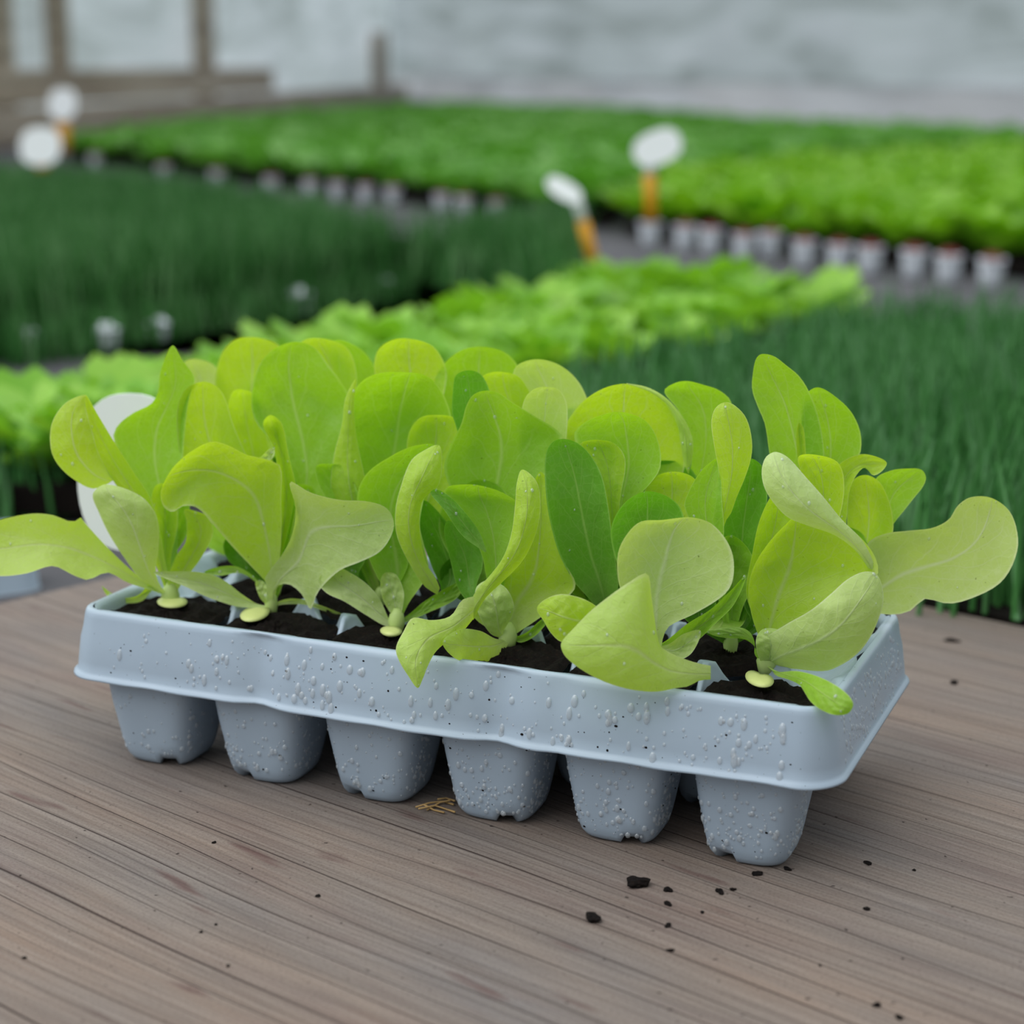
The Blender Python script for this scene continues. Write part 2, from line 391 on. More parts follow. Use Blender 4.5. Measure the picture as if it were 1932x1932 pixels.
def bound(cu, cw, dx, dy, ins=INS):
    a0, a1, b0, b1 = U0 + ins, U1 - ins, W0 + ins, W1 - ins
    def inside(t):
        u, w = cu + dx * t, cw + dy * t
        if u < a0 or u > a1 or w < b0 or w > b1: return False
        qx = max(a0 + RPL - u, u - a1 + RPL, 0); qy = max(b0 + RPL - w, w - b1 + RPL, 0)
        return not (qx > 0 and qy > 0 and qx * qx + qy * qy > RPL * RPL)
    lo_, hi_ = 0.0, 0.5
    for _ in range(26):
        m_ = (lo_ + hi_) / 2
        if inside(m_): lo_ = m_
        else: hi_ = m_
    return lo_
V = []; Fc = []
for (cu, cw) in cells:
    ringsV = []
    outer = []
    for i in range(NA):
        th = 2 * math.pi * i / NA; dx, dy = math.cos(th), math.sin(th)
        t = bound(cu, cw, dx, dy)
        for (ou, ow) in cells:
            if (ou, ow) == (cu, cw): continue
            ex, ey = ou - cu, ow - cw; m = dx * ex + dy * ey
            if m > 1e-9: t = min(t, (ex * ex + ey * ey) / 2 / m)
        hr = hexr(th, 0.0274)
        hr = min(hr, t - 0.0010)
        outer.append((th, t, hr))
    for frac, dz in ((0.0, 0.0), (0.55, 0.0), (0.85, -0.0006), (1.0, -0.0018), (1.03, -0.0045), (1.12, -0.012), (1.16, -0.022)):
        idx = []
        for th, t, hr in outer:
            r = t + (hr - t) * frac if frac <= 1 else hr * (2 - frac) + (hr - hr)
            u, w = cu + r * math.cos(th), cw + r * math.sin(th)
            uo, wo_ = cu + t * math.cos(th), cw + t * math.sin(th)
            if frac <= 1: z = plate_z(u, w) * frac + plate_z(uo, wo_) * (1 - frac) + dz if frac in (0, 1) else plate_z(u, w) + dz
            else: z = plate_z(cu + hr * math.cos(th), cw + hr * math.sin(th)) + dz
            idx.append(len(V)); V.append((u, w, z))
        ringsV.append(idx)
    for a, b in zip(ringsV[:-1], ringsV[1:]):
        for i in range(NA):
            j = (i + 1) % NA; Fc.append((a[i], a[j], b[j], b[i]))
mesh_obj('cell_plate', V, Fc, M_PLAST, tray)

def rrect(u0, u1, w0, w1, r, n=10, seg=70):
    """rounded rectangle as a dense loop with outward normals"""
    P = []
    def line(a, b, nx, ny, k):
        for i in range(k): t = i / k; P.append((a[0] + (b[0] - a[0]) * t, a[1] + (b[1] - a[1]) * t, nx, ny))
    def arc(cx, cy, a0, k):
        for i in range(k): a = a0 + math.pi / 2 * i / k; P.append((cx + r * math.cos(a), cy + r * math.sin(a), math.cos(a), math.sin(a)))
    line((u0 + r, w0), (u1 - r, w0), 0, -1, seg); arc(u1 - r, w0 + r, -math.pi / 2, n)
    line((u1, w0 + r), (u1, w1 - r), 1, 0, seg // 2); arc(u1 - r, w1 - r, 0, n)
    line((u1 - r, w1), (u0 + r, w1), 0, 1, seg); arc(u0 + r, w1 - r, math.pi / 2, n)
    line((u0, w1 - r), (u0, w0 + r), -1, 0, seg // 2); arc(u0 + r, w0 + r, math.pi, n)
    return P
def groove(u, w, nx, ny):
    if ny < -0.9 or ny > 0.9:
        g = 0
        for c, wd, a in ((0.0565, 0.0075, 1.7), (0.1575, 0.0080, 1.7), (0.181, 0.004, 0.5), (0.108, 0.02, -0.35), (0.215, 0.03, -0.3), (0.01, 0.02, -0.25)):
            g += a * math.exp(-((u - c) / wd) ** 2)
        return -0.0016 * g
    return 0.0
R0 = 0.015
loop = rrect(-AX, 5 * PITCHC + AX, -BY, 2 * ROWP + BY, R0)
prof = [(-FLARE - 0.0031, Z2 - 0.0006), (-FLARE - 0.0016, Z2 - 0.0004), (-FLARE - 0.0007, Z2 - 0.0010), (-FLARE - 0.0002, Z2 - 0.0020), (-FLARE + 0.0002, Z2 - 0.0035), (-FLARE * .78, Z2 - 0.008), (-FLARE * .5, Z1 + 0.0155), (-FLARE * .22, Z1 + 0.0065),
        (-0.0006, Z1 + 0.0028), (0.0002, Z1 + 0.0016), (0.0012, Z1 + 0.0009), (0.0014, Z1 + 0.0001), (0.0004, Z1 - 0.0002), (-0.0008, Z1 + 0.0008), (-0.0016, Z1 + 0.003), (-FLARE * .5 - 0.0016, Z1 + 0.0155)]
V = []; Fc = []; n_ = len(loop)
for k, (off, z) in enumerate(prof):
    for (u, w, nx, ny) in loop:
        g = groove(u, w, nx, ny) * (1.0 if 0 < k < 12 else 0.8) * (0.0 if k == 0 else 0.4 if k < 3 else 1)
        sag = -0.0008 * math.exp(-((u - 0.13) / 0.09) ** 2) if k >= 8 else 0
        if k in (10, 11, 12): sag += 0.0003 * math.sin(u * 190) * math.sin(u * 61 + 1)
        V.append((u + nx * (off + g), w + ny * (off + g), z + sag))
for k in range(len(prof) - 1):
    for i in range(n_):
        j = (i + 1) % n_; Fc.append((k * n_ + i, (k + 1) * n_ + i, (k + 1) * n_ + j, k * n_ + j))
skirt = mesh_obj('skirt', V, Fc, M_PLAST, tray)

def cup_loop(c, p, notch=0.0, z=0.0):
    out = []
    for i in range(64):
        th = 2 * math.pi * i / 64; a, b = abs(math.cos(th)), abs(math.sin(th))
        r = c / (a ** p + b ** p) ** (1 / p)
        out.append((r * math.cos(th), r * math.sin(th), z + (notch_z(th) if notch else 0) * notch))
    return out
def notch_z(th):
    d = math.degrees(th) % 360
    for c in (NOTCH, NOTCH - 180):
        if abs(d - c) < 14: return 1.0
    return 0.0
C1, C0 = 0.0205, 0.0150
def cup_mesh():
    V = []; Fc = []
    lv = [(C1 - 0.0010, 5.2, 0, Z1 + 0.012), (C1, 5.2, 0, Z1), (C1 - 0.0014, 5.0, 0, 0.026), (C0 + 0.0016, 4.6, 0, 0.0105), (C0 + 0.0008, 4.3, 0, 0.0062),
          (C0 - 0.0001, 4.0, 0.0020, 0.0030), (C0 - 0.0013, 3.6, 0.0026, 0.0010), (C0 - 0.0030, 3.2, 0.0026, 0.0), (C0 - 0.006, 2.8, 0.0022, 0.0004), (C0 - 0.0085, 2.6, 0, 0.0034), (0.0008, 2, 0, 0.0036)]
    for c, p, nt, z in lv: V += cup_loop(c, p, nt, z)
    for k in range(len(lv) - 1):
        for i in range(64):
            j = (i + 1) % 64; Fc.append((k * 64 + i, k * 64 + j, (k + 1) * 64 + j, (k + 1) * 64 + i))
    return V, Fc
NOTCH = 297
cv, cf = cup_mesh()
cup0 = mesh_obj('cup', cv, cf, M_PLAST, tray)
NOTCH = 240
cv, cf = cup_mesh()
cup1 = mesh_obj('cup', cv, cf, M_PLAST, tray)
cups = [cup0]
for i, (cu, cw) in enumerate(cells):
    src = cup1 if i in (1, 2, 5, 8, 10, 13, 15) else cup0
    o = src if i in (0, 1) else src.copy()
    if i > 1: COL.objects.link(o); o.parent = tray; cups.append(o)
    o.location = (cu, cw - (0.0015 if cw == 0 else 0), 0)
    o.rotation_euler = (0, 0, (0, 0.02, -0.01, 0, 0.01, 0)[i % 6])

# potting soil in the cells
V = []; Fc = []
ZS = Z2 - 0.0052
for (cu, cw) in cells:
    NR = 14; base = len(V)
    V.append((cu, cw, ZS + 0.001))
    for r in range(1, NR + 1):
        for i in range(48):
            th = 2 * math.pi * i / 48; rr = min(hexr(th, 0.0272), bound(cu, cw, math.cos(th), math.sin(th)) - 0.0010) * r / NR
            z = ZS + random.uniform(-1, 1) * 0.0009 + 0.001 * math.sin(cu * 90 + r) - (0.0022 if (cu > .24 and cw == 0) else 0) * 1.0
            if r == NR: z -= 0.002
            V.append((cu + rr * math.cos(th), cw + rr * math.sin(th), z))
    for i in range(48): Fc.append((base, base + 1 + i, base + 1 + (i + 1) % 48))
    for r in range(NR - 1):
        for i in range(48):
            a = base + 1 + r * 48 + i; b = base + 1 + r * 48 + (i + 1) % 48
            Fc.append((a, a + 48, b + 48, b))
soil = mesh_obj('potting_soil', [tw(*v) for v in V], Fc, M_SOIL)
tag(soil, 'dark moist potting soil filling the cells of the grey-blue tray', 'soil', kind='stuff')

# ------------------------------------------------------------------ leaves
def catmull(P, ts):
    """P: (n,k) points, ts in [0,1] by chord length"""
    P = np.asarray(P, float); n = len(P)
    if n == 2: return P[0] + (P[1] - P[0]) * np.asarray(ts)[:, None]
    d = np.sqrt(((P[1:, :2] - P[:-1, :2]) ** 2).sum(1)) + 1e-6; s = np.concatenate([[0], np.cumsum(d)]); s /= s[-1]
    out = []
    for t in ts:
        i = min(max(np.searchsorted(s, t, side='right') - 1, 0), n - 2)
        x = (t - s[i]) / (s[i + 1] - s[i])
        p0 = P[max(i - 1, 0)]; p1 = P[i]; p2 = P[i + 1]; p3 = P[min(i + 2, n - 1)]
        h = s[i + 1] - s[i]
        m1 = (p2 - p0) / max(s[i + 1] - s[max(i - 1, 0)], 1e-6) * h
        m2 = (p3 - p1) / max(s[min(i + 2, n - 1)] - s[i], 1e-6) * h
        out.append((2 * x**3 - 3 * x**2 + 1) * p1 + (x**3 - 2 * x**2 + x) * m1 + (-2 * x**3 + 3 * x**2) * p2 + (x**3 - x**2) * m2)
    return np.array(out)

NT, NS = 40, 19
LEAF_SURF = []
def leaf(plant, tone, L, R, dm=0.0, d1=0.0, c=0.6, m=0.5, base=True, seed=None, wave=0.5, dofs=0.0, label=None, name='leaf', e=(0, 0), round_=True, pucker=0.035):
    """outline L/R in frame coordinates base->tip; dm/d1: depth (cm) at mid length and tip away from the camera; c: cupping (cm)"""
    rs = np.random.default_rng((seed if seed is not None else (len(plant.children) * 13 + int(L[0][0]) * 7 + int(L[0][1]))) % 100000)
    Yp = plant['_Y']; bx, by = plant['_px']
    L = [tuple(p) for p in L]; R = [tuple(p) for p in R]
    if base:
        dx = L[0][0] - bx; dy = L[0][1] - by; k = math.hypot(dx, dy)
        if k > 12:
            L = [(bx - 5, by)] + L; R = [(bx + 5, by)] + R
    tip = L[-1]
    if round_:
        # shared outline around the tip so that it stays rounded
        full = L + R[::-1][1:]
    tt = 1 - (1 - np.linspace(0, 1, NT)) ** 1.5
    if round_:
        P = np.asarray(full, float); nL = len(L)
        d = np.sqrt(((P[1:] - P[:-1]) ** 2).sum(1)) + 1e-6; s = np.concatenate([[0], np.cumsum(d)]); s /= s[-1]; st = s[nL - 1]
        cl = catmull(P, tt * st); crr = catmull(P, 1 - tt * (1 - st))
    else:
        cl = catmull(L, tt); crr = catmull(R, tt)
    wid = np.sqrt(((cl - crr) ** 2).sum(1)); wmax = wid.max() + 1e-6
    V = []; UV = []
    # length-wise parameter
    mid = cl * (1 - m) + crr * m
    for _ in range(14): mid[1:-1] = (mid[:-2] + 2 * mid[1:-1] + mid[2:]) / 4
    ls = np.concatenate([[0], np.cumsum(np.sqrt(((mid[1:] - mid[:-1]) ** 2).sum(1)))]); ls /= ls[-1] + 1e-9
    ph = rs.uniform(0, 6.28, 4)
    for i in range(NT):
        t = ls[i]
        D = (dm * 4 * t * (1 - t) + d1 * t * t) if base else (dm * 4 * t * (1 - t) + d1 * t)
        wn_ = wid[i] / wmax
        for j in range(NS):
            s = 2 * j / (NS - 1) - 1
            l_, m_, r_ = (s * s - s) / 2, 1 - s * s, (s * s + s) / 2
            p = cl[i] * l_ + mid[i] * m_ + crr[i] * r_
            q = min(1.0, wn_)
            dep = D + c * (1 - s * s) * q + (e[0] * (1 - s) / 2 + e[1] * (1 + s) / 2) * q
            dep += wave * 0.10 * abs(s) ** 1.5 * q * (math.sin(t * 13 + ph[0] + (2 if s > 0 else 0)) + 0.6 * math.sin(t * 27 + ph[1]))
            dep += wave * 0.05 * q * math.sin(t * 17 + ph[2]) * math.cos(s * 5 + ph[3])
            dep += pucker * (math.sin(t * 30 - abs(s) * 5 + ph[1]) * math.sin(abs(s) * 6 + ph[0]) + 0.5 * math.sin(t * 47 + s * 11 + ph[2])) * q * (1 - s ** 4)
            w = at(p[0], p[1], Yp + (dep + dofs) / 100.0)
            V.append(w); UV.append((j / (NS - 1), t))
    Fc = [(i * NS + j, i * NS + j + 1, (i + 1) * NS + j + 1, (i + 1) * NS + j) for i in range(NT - 1) for j in range(NS - 1)]
    loc = np.array(plant.location)
    V = np.array(V)
    # keep blades off the soil and the tray rim
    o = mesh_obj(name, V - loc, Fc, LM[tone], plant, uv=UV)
    LEAF_SURF.append((plant, V.reshape(NT, NS, 3)))
    if label: o['label'] = label
    return o

def tube(path, radii, n=10):
    V = []; Fc = []
    path = [Vector(p) for p in path]
    for i, p in enumerate(path):
        d = (path[min(i + 1, len(path) - 1)] - path[max(i - 1, 0)]).normalized()
        a = d.orthogonal().normalized() if i == 0 else (a - d * a.dot(d)).normalized()
        b = d.cross(a)
        for k in range(n):
            th = 2 * math.pi * k / n; V.append(p + (a * math.cos(th) + b * math.sin(th)) * radii[i])
    for i in range(len(path) - 1):
        for k in range(n):
            Fc.append((i * n + k, i * n + (k + 1) % n, (i + 1) * n + (k + 1) % n, (i + 1) * n + k))
    Fc.append(tuple(range(n))[::-1]); Fc.append(tuple((len(path) - 1) * n + k for k in range(n)))
    return V, Fc

def plant(px, py, label, stem=0.0042, ybase=None, sh=0.012):
    """a seedling rooted where the sight line to its stem meets the soil"""
    p = ground(px, py, ZS) if ybase is None else at(px, py, ybase)
    if ybase is not None: p[2] = ZS
    o = empty('lettuce_seedling', tuple(p))
    tag(o, label, 'lettuce', 'lettuce seedlings in the grey-blue tray')
    o['_Y'] = float(p[1]); o['_px'] = (float(px), float(py - 8))
    V, Fc = tube([(0, 0, -0.002), (0, 0, 0.001), (0, 0, 0.003), (0.0002, 0, 0.006), (0.0003, 0, 0.0085)], [stem * .6, stem * .7, stem * .78, stem * .62, stem * .3], 16)
    mesh_obj('stem', V, Fc, M_STEM, o)
    return o

def seed_leaf(pl, px, py, rx, ry, ang=0.0, dofs=-0.5, notch=0.0, label=None):
    """small oval cotyledon lying on the soil"""
    c = ground(px, py, ZS + 0.002)
    V = []; n = 26
    loc = np.array(pl.location)
    cen = ground(px, py, ZS + 0.0022)
    V.append(cen - loc)
    for q, zz in ((0.6, 0.0022), (1.0, 0.0014)):
        for k in range(n):
            th = 2 * math.pi * k / n
            r = 1 - notch * math.exp(-((th - math.pi * 1.5) / 0.5) ** 2)
            x = rx * q * r * math.cos(th); y = ry * q * r * math.sin(th)
            xx = x * math.cos(ang) - y * math.sin(ang); yy = x * math.sin(ang) + y * math.cos(ang)
            V.append(ground(px + xx, py + yy, ZS + zz) - loc)
    Fc = [(0, 1 + k, 1 + (k + 1) % n) for k in range(n)] + [(1 + k, 1 + n + k, 1 + n + (k + 1) % n, 1 + (k + 1) % n) for k in range(n)]
    o = mesh_obj('seed_leaf', V, Fc, M_COT, pl)
    s = o.modifiers.new('thickness', 'SOLIDIFY'); s.thickness = 0.0005
    return o
# ------------------------------------------------------------------ the seedlings (front row, then middle row, then back row)
A1 = plant(322, 1136, 'leftmost lettuce seedling of the front row, one long pale leaf reaching out left', 0.0050)
A2 = plant(512, 1152, 'second front lettuce seedling from the left, its wide pale leaf ending in sharp points', 0.0035)
A3 = plant(748, 1186, 'third front lettuce seedling from the left, with a bright leaf edge curled like ribbon', 0.0045)
A4 = plant(958, 1214, 'fourth front lettuce seedling from the left, one leaf tip hanging over the tray skirt', 0.0048)
A5 = plant(1243, 1228, 'fifth front lettuce seedling from the left, large yellow-green leaf lying over the rim', 0.0042, ybase=0.652)
A6 = plant(1448, 1262, 'rightmost lettuce seedling of the front row, its big leaf folded over at the top', 0.0056)
MY = [0.761, 0.742, 0.723, 0.704, 0.685]; MPX = [(518, 1118), (716, 1144), (925, 1170), (1150, 1198), (1378, 1227)]
BPX = [(517, 1061), (704, 1083), (899, 1107), (1103, 1132), (1318, 1158), (1543, 1185)]
mlab = ['middle-row lettuce seedling behind the second front plant, with a tall crinkled bright green leaf',
        'middle-row lettuce seedling with a broad round cupped leaf marked by one dark speck',
        'middle-row lettuce seedling in the tray centre, its broad leaf sloping down to the right',
        'middle-row lettuce seedling with a tall narrow dark green leaf right of the centre',
        'middle-row lettuce seedling with a tall bright leaf turned edge-on, right of centre']
B = [plant(MPX[i][0], MPX[i][1], mlab[i], 0.0038, ybase=MY[i]) for i in range(5)]
blab = ['back-row lettuce seedling at the left with tall yellow-green rounded leaves',
        'back-row lettuce seedling with two overlapping tall rounded leaves left of centre',
        'back-row lettuce seedling with a round leaf dotted with water beads',
        'back-row lettuce seedling with broad pale rounded tops right of centre',
        'back-row lettuce seedling with a wide arched leaf whose right edge rolls inward',
        'rightmost back-row lettuce seedling with tall twin leaves and a long leaf reaching right']
BY_ = [0.811, 0.791, 0.772, 0.753, 0.734, 0.715]
C = [plant(BPX[i][0], BPX[i][1], blab[i], 0.0038, ybase=BY_[i]) for i in range(6)]

# --- front row, 1
leaf(A1, 'y', [(285, 1103), (250, 1078), (200, 1030), (165, 992), (150, 975), (138, 985), (100, 972), (60, 969), (0, 981), (-50, 1000), (-85, 1040)],
     [(280, 1112), (240, 1099), (203, 1080), (165, 1094), (138, 1085), (100, 1068), (50, 1082), (0, 1087), (-45, 1078), (-75, 1062), (-85, 1040)], dm=-1.0, d1=-1.2, c=0.5, m=0.52, e=(0.5, -0.8))
leaf(A1, 'p', [(290, 1108), (265, 1092), (235, 1053), (207, 1010), (186, 966), (175, 932), (200, 914)],
     [(306, 1110), (294, 1080), (299, 1035), (299, 990), (290, 963), (262, 934), (200, 914)], dm=-0.9, d1=-1.6, c=-0.6, label='small pale leaf standing in front')
leaf(A1, 'y', [(292, 1060), (266, 990), (226, 925), (200, 888), (182, 850), (166, 800), (161, 745)],
     [(312, 1060), (299, 990), (284, 940), (252, 890), (215, 833), (186, 785), (161, 745)], dm=-0.2, d1=-0.3, c=0.4)
leaf(A1, 'y', [(205, 912), (175, 922), (140, 905), (112, 880), (97, 852), (95, 812), (105, 783), (128, 757), (161, 745)],
     [(215, 905), (204, 890), (184, 850), (176, 820), (168, 795), (163, 775), (160, 765), (160, 755), (161, 745)], dm=-0.5, d1=-0.3, c=-0.3, base=False, dofs=-0.1)
leaf(A1, 'g', [(290, 1040), (275, 945), (235, 880), (214, 825), (222, 803), (250, 780), (285, 762), (298, 740), (303, 700), (325, 652)],
     [(335, 1040), (335, 930), (343, 880), (350, 800), (358, 745), (368, 715), (345, 680), (325, 652)], dm=1.1, d1=1.2, c=0.5, m=0.55)
leaf(A1, 'y', [(300, 1060), (290, 1000), (286, 945), (291, 920), (303, 912)], [(322, 1060), (335, 990), (332, 940), (318, 915), (303, 912)], dm=0.2, d1=0.1, c=0.5)
leaf(A1, 'y', [(318, 1090), (332, 1050), (350, 1022), (352, 985), (348, 962)], [(345, 1098), (378, 1055), (402, 1005), (392, 975), (372, 965), (348, 962)], dm=-0.4, d1=-0.5, c=0.3, m=0.6)
leaf(A1, 'g', [(310, 1040), (312, 980), (322, 930), (335, 915)], [(330, 1050), (352, 1010), (358, 960), (352, 925), (335, 915)], dm=0.6, d1=0.7, c=0.4)
leaf(A1, 'y', [(285, 1100), (262, 1122), (238, 1128), (212, 1120), (192, 1106)], [(292, 1112), (268, 1134), (240, 1138), (208, 1130), (192, 1106)], dm=-0.5, d1=0.3, c=0.1)
seed_leaf(A1, 325, 1137, 28, 11, 0.0, notch=0.3)
# --- front row, 2
leaf(A2, 'p', [(490, 1142), (455, 1120), (430, 1100), (405, 1086), (370, 1079), (330, 1078), (290, 1080)], [(490, 1146), (450, 1145), (415, 1135), (385, 1124), (350, 1107), (318, 1094), (290, 1080)], dm=-0.7, d1=-0.9, c=0.2, label='narrow leaf lying to the left')
leaf(A2, 'y', [(505, 1105), (475, 1070), (437, 1030), (402, 990), (372, 958), (345, 955), (325, 966), (308, 955), (303, 930), (312, 905)],
     [(522, 1105), (528, 1050), (531, 1000), (530, 940), (529, 880), (500, 866), (465, 858), (432, 841), (400, 833), (360, 852), (330, 878), (312, 905)], dm=-0.5, d1=-1.3, c=0.9, m=0.62)
leaf(A2, 'p', [(478, 868), (492, 862), (507, 848), (517, 846)], [(480, 874), (500, 873), (516, 862), (517, 846)], dm=-0.4, d1=-0.3, c=0.1, base=False)
leaf(A2, 'p', [(503, 1110), (500, 1090), (530, 1050), (550, 1012), (558, 960), (547, 909), (585, 929), (640, 943), (692, 946), (728, 958), (743, 985)],
     [(514, 1125), (520, 1106), (545, 1102), (570, 1122), (586, 1150), (600, 1117), (640, 1077), (680, 1060), (715, 1042), (736, 1015), (743, 985)], dm=-1.7, d1=-3.0, c=0.6, m=0.45, label='wide pale leaf with two pointed corners')
leaf(A2, 'y', [(505, 1070), (516, 1000), (524, 930), (518, 850), (496, 800), (510, 783)], [(530, 1070), (552, 1000), (560, 930), (545, 860), (532, 800), (510, 783)], dm=0.5, d1=0.6, c=0.8)
leaf(A2, 'g', [(530, 1050), (545, 990), (556, 940), (560, 915)], [(560, 1040), (590, 1000), (600, 950), (590, 920), (560, 915)], dm=0.4, d1=0.7, c=0.6)
leaf(A2, 'p', [(540, 1130), (575, 1132), (610, 1144), (655, 1163)], [(540, 1140), (575, 1141), (610, 1152), (655, 1163)], dm=-0.2, d1=-0.2, c=0.1)
leaf(A2, 'p', [(492, 1130), (484, 1112), (482, 1098), (490, 1095)], [(502, 1130), (505, 1112), (498, 1098), (490, 1095)], dm=-0.3, d1=-0.1, c=0.1)
seed_leaf(A2, 481, 1159, 28, 14, -0.25)
leaf(A2, 'g', [(490, 1100), (450, 1070), (410, 1070), (385, 1080)], [(495, 1110), (455, 1082), (415, 1086), (385, 1080)], dm=0.3, d1=0.8, c=0.1)
# --- front row, 3
leaf(A3, 'p', [(736, 1172), (715, 1128), (690, 1100), (660, 1080), (630, 1068)], [(730, 1182), (690, 1160), (650, 1135), (615, 1118), (600, 1095), (630, 1068)], dm=-0.2, d1=0.3, c=0.3)
leaf(A3, 'g', [(738, 1140), (705, 1075), (684, 1020), (674, 960), (677, 920), (695, 890), (730, 865), (775, 843), (822, 841)],
     [(770, 1140), (808, 1080), (800, 1030), (792, 990), (800, 940), (812, 890), (822, 841)], dm=0.3, d1=0.2, c=0.7)
leaf(A3, 'y', [(825, 1122), (800, 1105), (768, 1055), (748, 1008), (746, 963), (754, 925), (775, 870), (800, 850), (828, 840)],
     [(830, 1110), (822, 1090), (804, 1062), (793, 1009), (792, 972), (799, 942), (828, 915), (834, 868), (828, 840)], dm=-0.9, d1=0.2, c=-0.5, base=False, dofs=-0.3, label='bright ribbon-like curled leaf edge')
leaf(A3, 'b', [(830, 1120), (815, 1070), (797, 1020), (790, 975), (800, 944)], [(860, 1120), (885, 1080), (872, 1030), (835, 975), (800, 944)], dm=0.5, d1=0.6, c=0.5)
leaf(A3, 'g', [(735, 1110), (700, 1060), (665, 1010), (650, 975), (668, 960)], [(752, 1110), (770, 1060), (750, 1000), (705, 965), (668, 960)], dm=0.5, d1=0.9, c=0.4)
leaf(A3, 'g', [(770, 1160), (800, 1135), (850, 1105), (885, 1090)], [(775, 1170), (810, 1155), (860, 1130), (885, 1090)], dm=0.2, d1=0.4, c=0.1)
leaf(A3, 'p', [(745, 1170), (722, 1130), (718, 1095), (728, 1080)], [(756, 1165), (762, 1120), (748, 1085), (728, 1080)], dm=-0.2, d1=0.0, c=0.2)
seed_leaf(A3, 738, 1192, 20, 9, 0.05)
# --- front row, 4
leaf(A4, 'g', [(918, 1090), (910, 1050), (890, 1005), (862, 960), (838, 930), (845, 918), (880, 914), (905, 916)],
     [(950, 1110), (968, 1050), (976, 990), (977, 950), (960, 936), (935, 924), (905, 916)], dm=0.3, d1=0.3, c=0.7)
leaf(A4, 'b', [(915, 1042), (872, 1010), (838, 962), (812, 930), (822, 923)], [(918, 1040), (905, 1005), (882, 972), (850, 938), (822, 923)], dm=-0.2, d1=-0.1, c=0.15, base=False, dofs=-0.2)
leaf(A4, 'b', [(870, 1120), (848, 1050), (838, 1000), (846, 982)], [(900, 1115), (910, 1070), (908, 1040), (880, 1005), (846, 982)], dm=0.7, d1=0.8, c=0.4)
leaf(A4, 'y', [(940, 1195), (912, 1180), (892, 1160), (905, 1110), (950, 1070), (988, 1020), (1005, 960), (1008, 910), (1020, 890)],
     [(975, 1195), (1005, 1175), (1050, 1142), (1086, 1106), (1062, 1055), (1045, 1000), (1035, 940), (1032, 905), (1020, 890)], dm=-0.2, d1=0.4, c=0.9)
leaf(A4, 'y', [(880, 1155), (898, 1115), (925, 1085), (950, 1050), (965, 1005), (972, 950), (975, 912), (985, 886)],
     [(893, 1170), (915, 1130), (948, 1098), (983, 1062), (1002, 1030), (1017, 985), (1019, 935), (1010, 905), (985, 886)], dm=-1.2, d1=-0.8, c=-0.4, base=False, dofs=-0.6, label='long bright leaf edge curling outward')
leaf(A4, 'y', [(895, 1125), (872, 1132), (850, 1162), (815, 1170), (778, 1166), (762, 1190), (747, 1222), (752, 1245), (770, 1275), (788, 1298)],
     [(893, 1168), (872, 1192), (848, 1207), (822, 1230), (808, 1255), (798, 1280), (788, 1298)], dm=-0.6, d1=-4.0, c=-0.5, base=False, dofs=-1.6, m=0.6, label='leaf tip hanging over the skirt')
leaf(A4, 'y', [(935, 1205), (905, 1190), (865, 1188), (835, 1212)], [(955, 1222), (935, 1243), (900, 1251), (860, 1243), (835, 1212)], dm=-1.4, d1=-4.4, c=-0.2, label='small yellowing lower leaf')
leaf(A4, 'g', [(990, 1195), (1020, 1170), (1045, 1155)], [(985, 1212), (1015, 1195), (1045, 1155)], dm=-0.2, d1=0.2, c=0.2)
leaf(A4, 'p', [(925, 1195), (900, 1150), (898, 1110), (920, 1095)], [(950, 1195), (970, 1150), (955, 1110), (920, 1095)], dm=-0.4, d1=-0.3, c=-0.5)
# --- front row, 5
leaf(A5, 'p', [(1228, 1195), (1200, 1160), (1170, 1110), (1165, 1050), (1178, 1015), (1207, 985), (1250, 981), (1295, 976)],
     [(1252, 1200), (1262, 1182), (1312, 1157), (1363, 1125), (1381, 1100), (1384, 1055), (1371, 1020), (1345, 990), (1320, 979), (1295, 976)], dm=-0.9, d1=-0.5, c=0.8, m=0.4, label='large round pale leaf')
leaf(A5, 'y', [(1341, 1256), (1312, 1250), (1276, 1237), (1246, 1219), (1237, 1180), (1229, 1125), (1221, 1082), (1186, 1099), (1149, 1125), (1113, 1154), (1084, 1184), (1059, 1213)],
     [(1341, 1282), (1320, 1284), (1298, 1295), (1276, 1298), (1240, 1305), (1196, 1302), (1153, 1291), (1113, 1273), (1080, 1251), (1063, 1233), (1059, 1213)], dm=-1.1, d1=-1.6, c=-0.7, base=False, dofs=-1.9, m=0.62, e=(0.9, 0), label='large yellow-green leaf lying over the rim')
leaf(A5, 'y', [(1150, 1205), (1100, 1212), (1059, 1211), (1040, 1195), (1026, 1172), (1013, 1148)], [(1150, 1165), (1120, 1140), (1093, 1127), (1059, 1121), (1030, 1130), (1013, 1148)], dm=-0.8, d1=-0.6, c=-0.3, base=False, dofs=-0.8, label='yellow-green leaf lying behind the large one')
leaf(A5, 'g', [(1262, 1205), (1295, 1178), (1340, 1150), (1375, 1118), (1408, 1085)], [(1275, 1232), (1312, 1212), (1348, 1178), (1385, 1140), (1408, 1085)], dm=0.2, d1=1.4, c=0.3)
leaf(A5, 'p', [(1262, 1215), (1290, 1196), (1322, 1190)], [(1275, 1245), (1305, 1232), (1322, 1190)], dm=-0.5, d1=-0.2, c=0.2)
leaf(A5, 'b', [(1200, 1150), (1170, 1080), (1152, 1012), (1160, 975), (1185, 943), (1220, 927)], [(1240, 1150), (1285, 1060), (1292, 990), (1283, 957), (1258, 936), (1220, 927)], dm=0.6, d1=0.9, c=0.8)
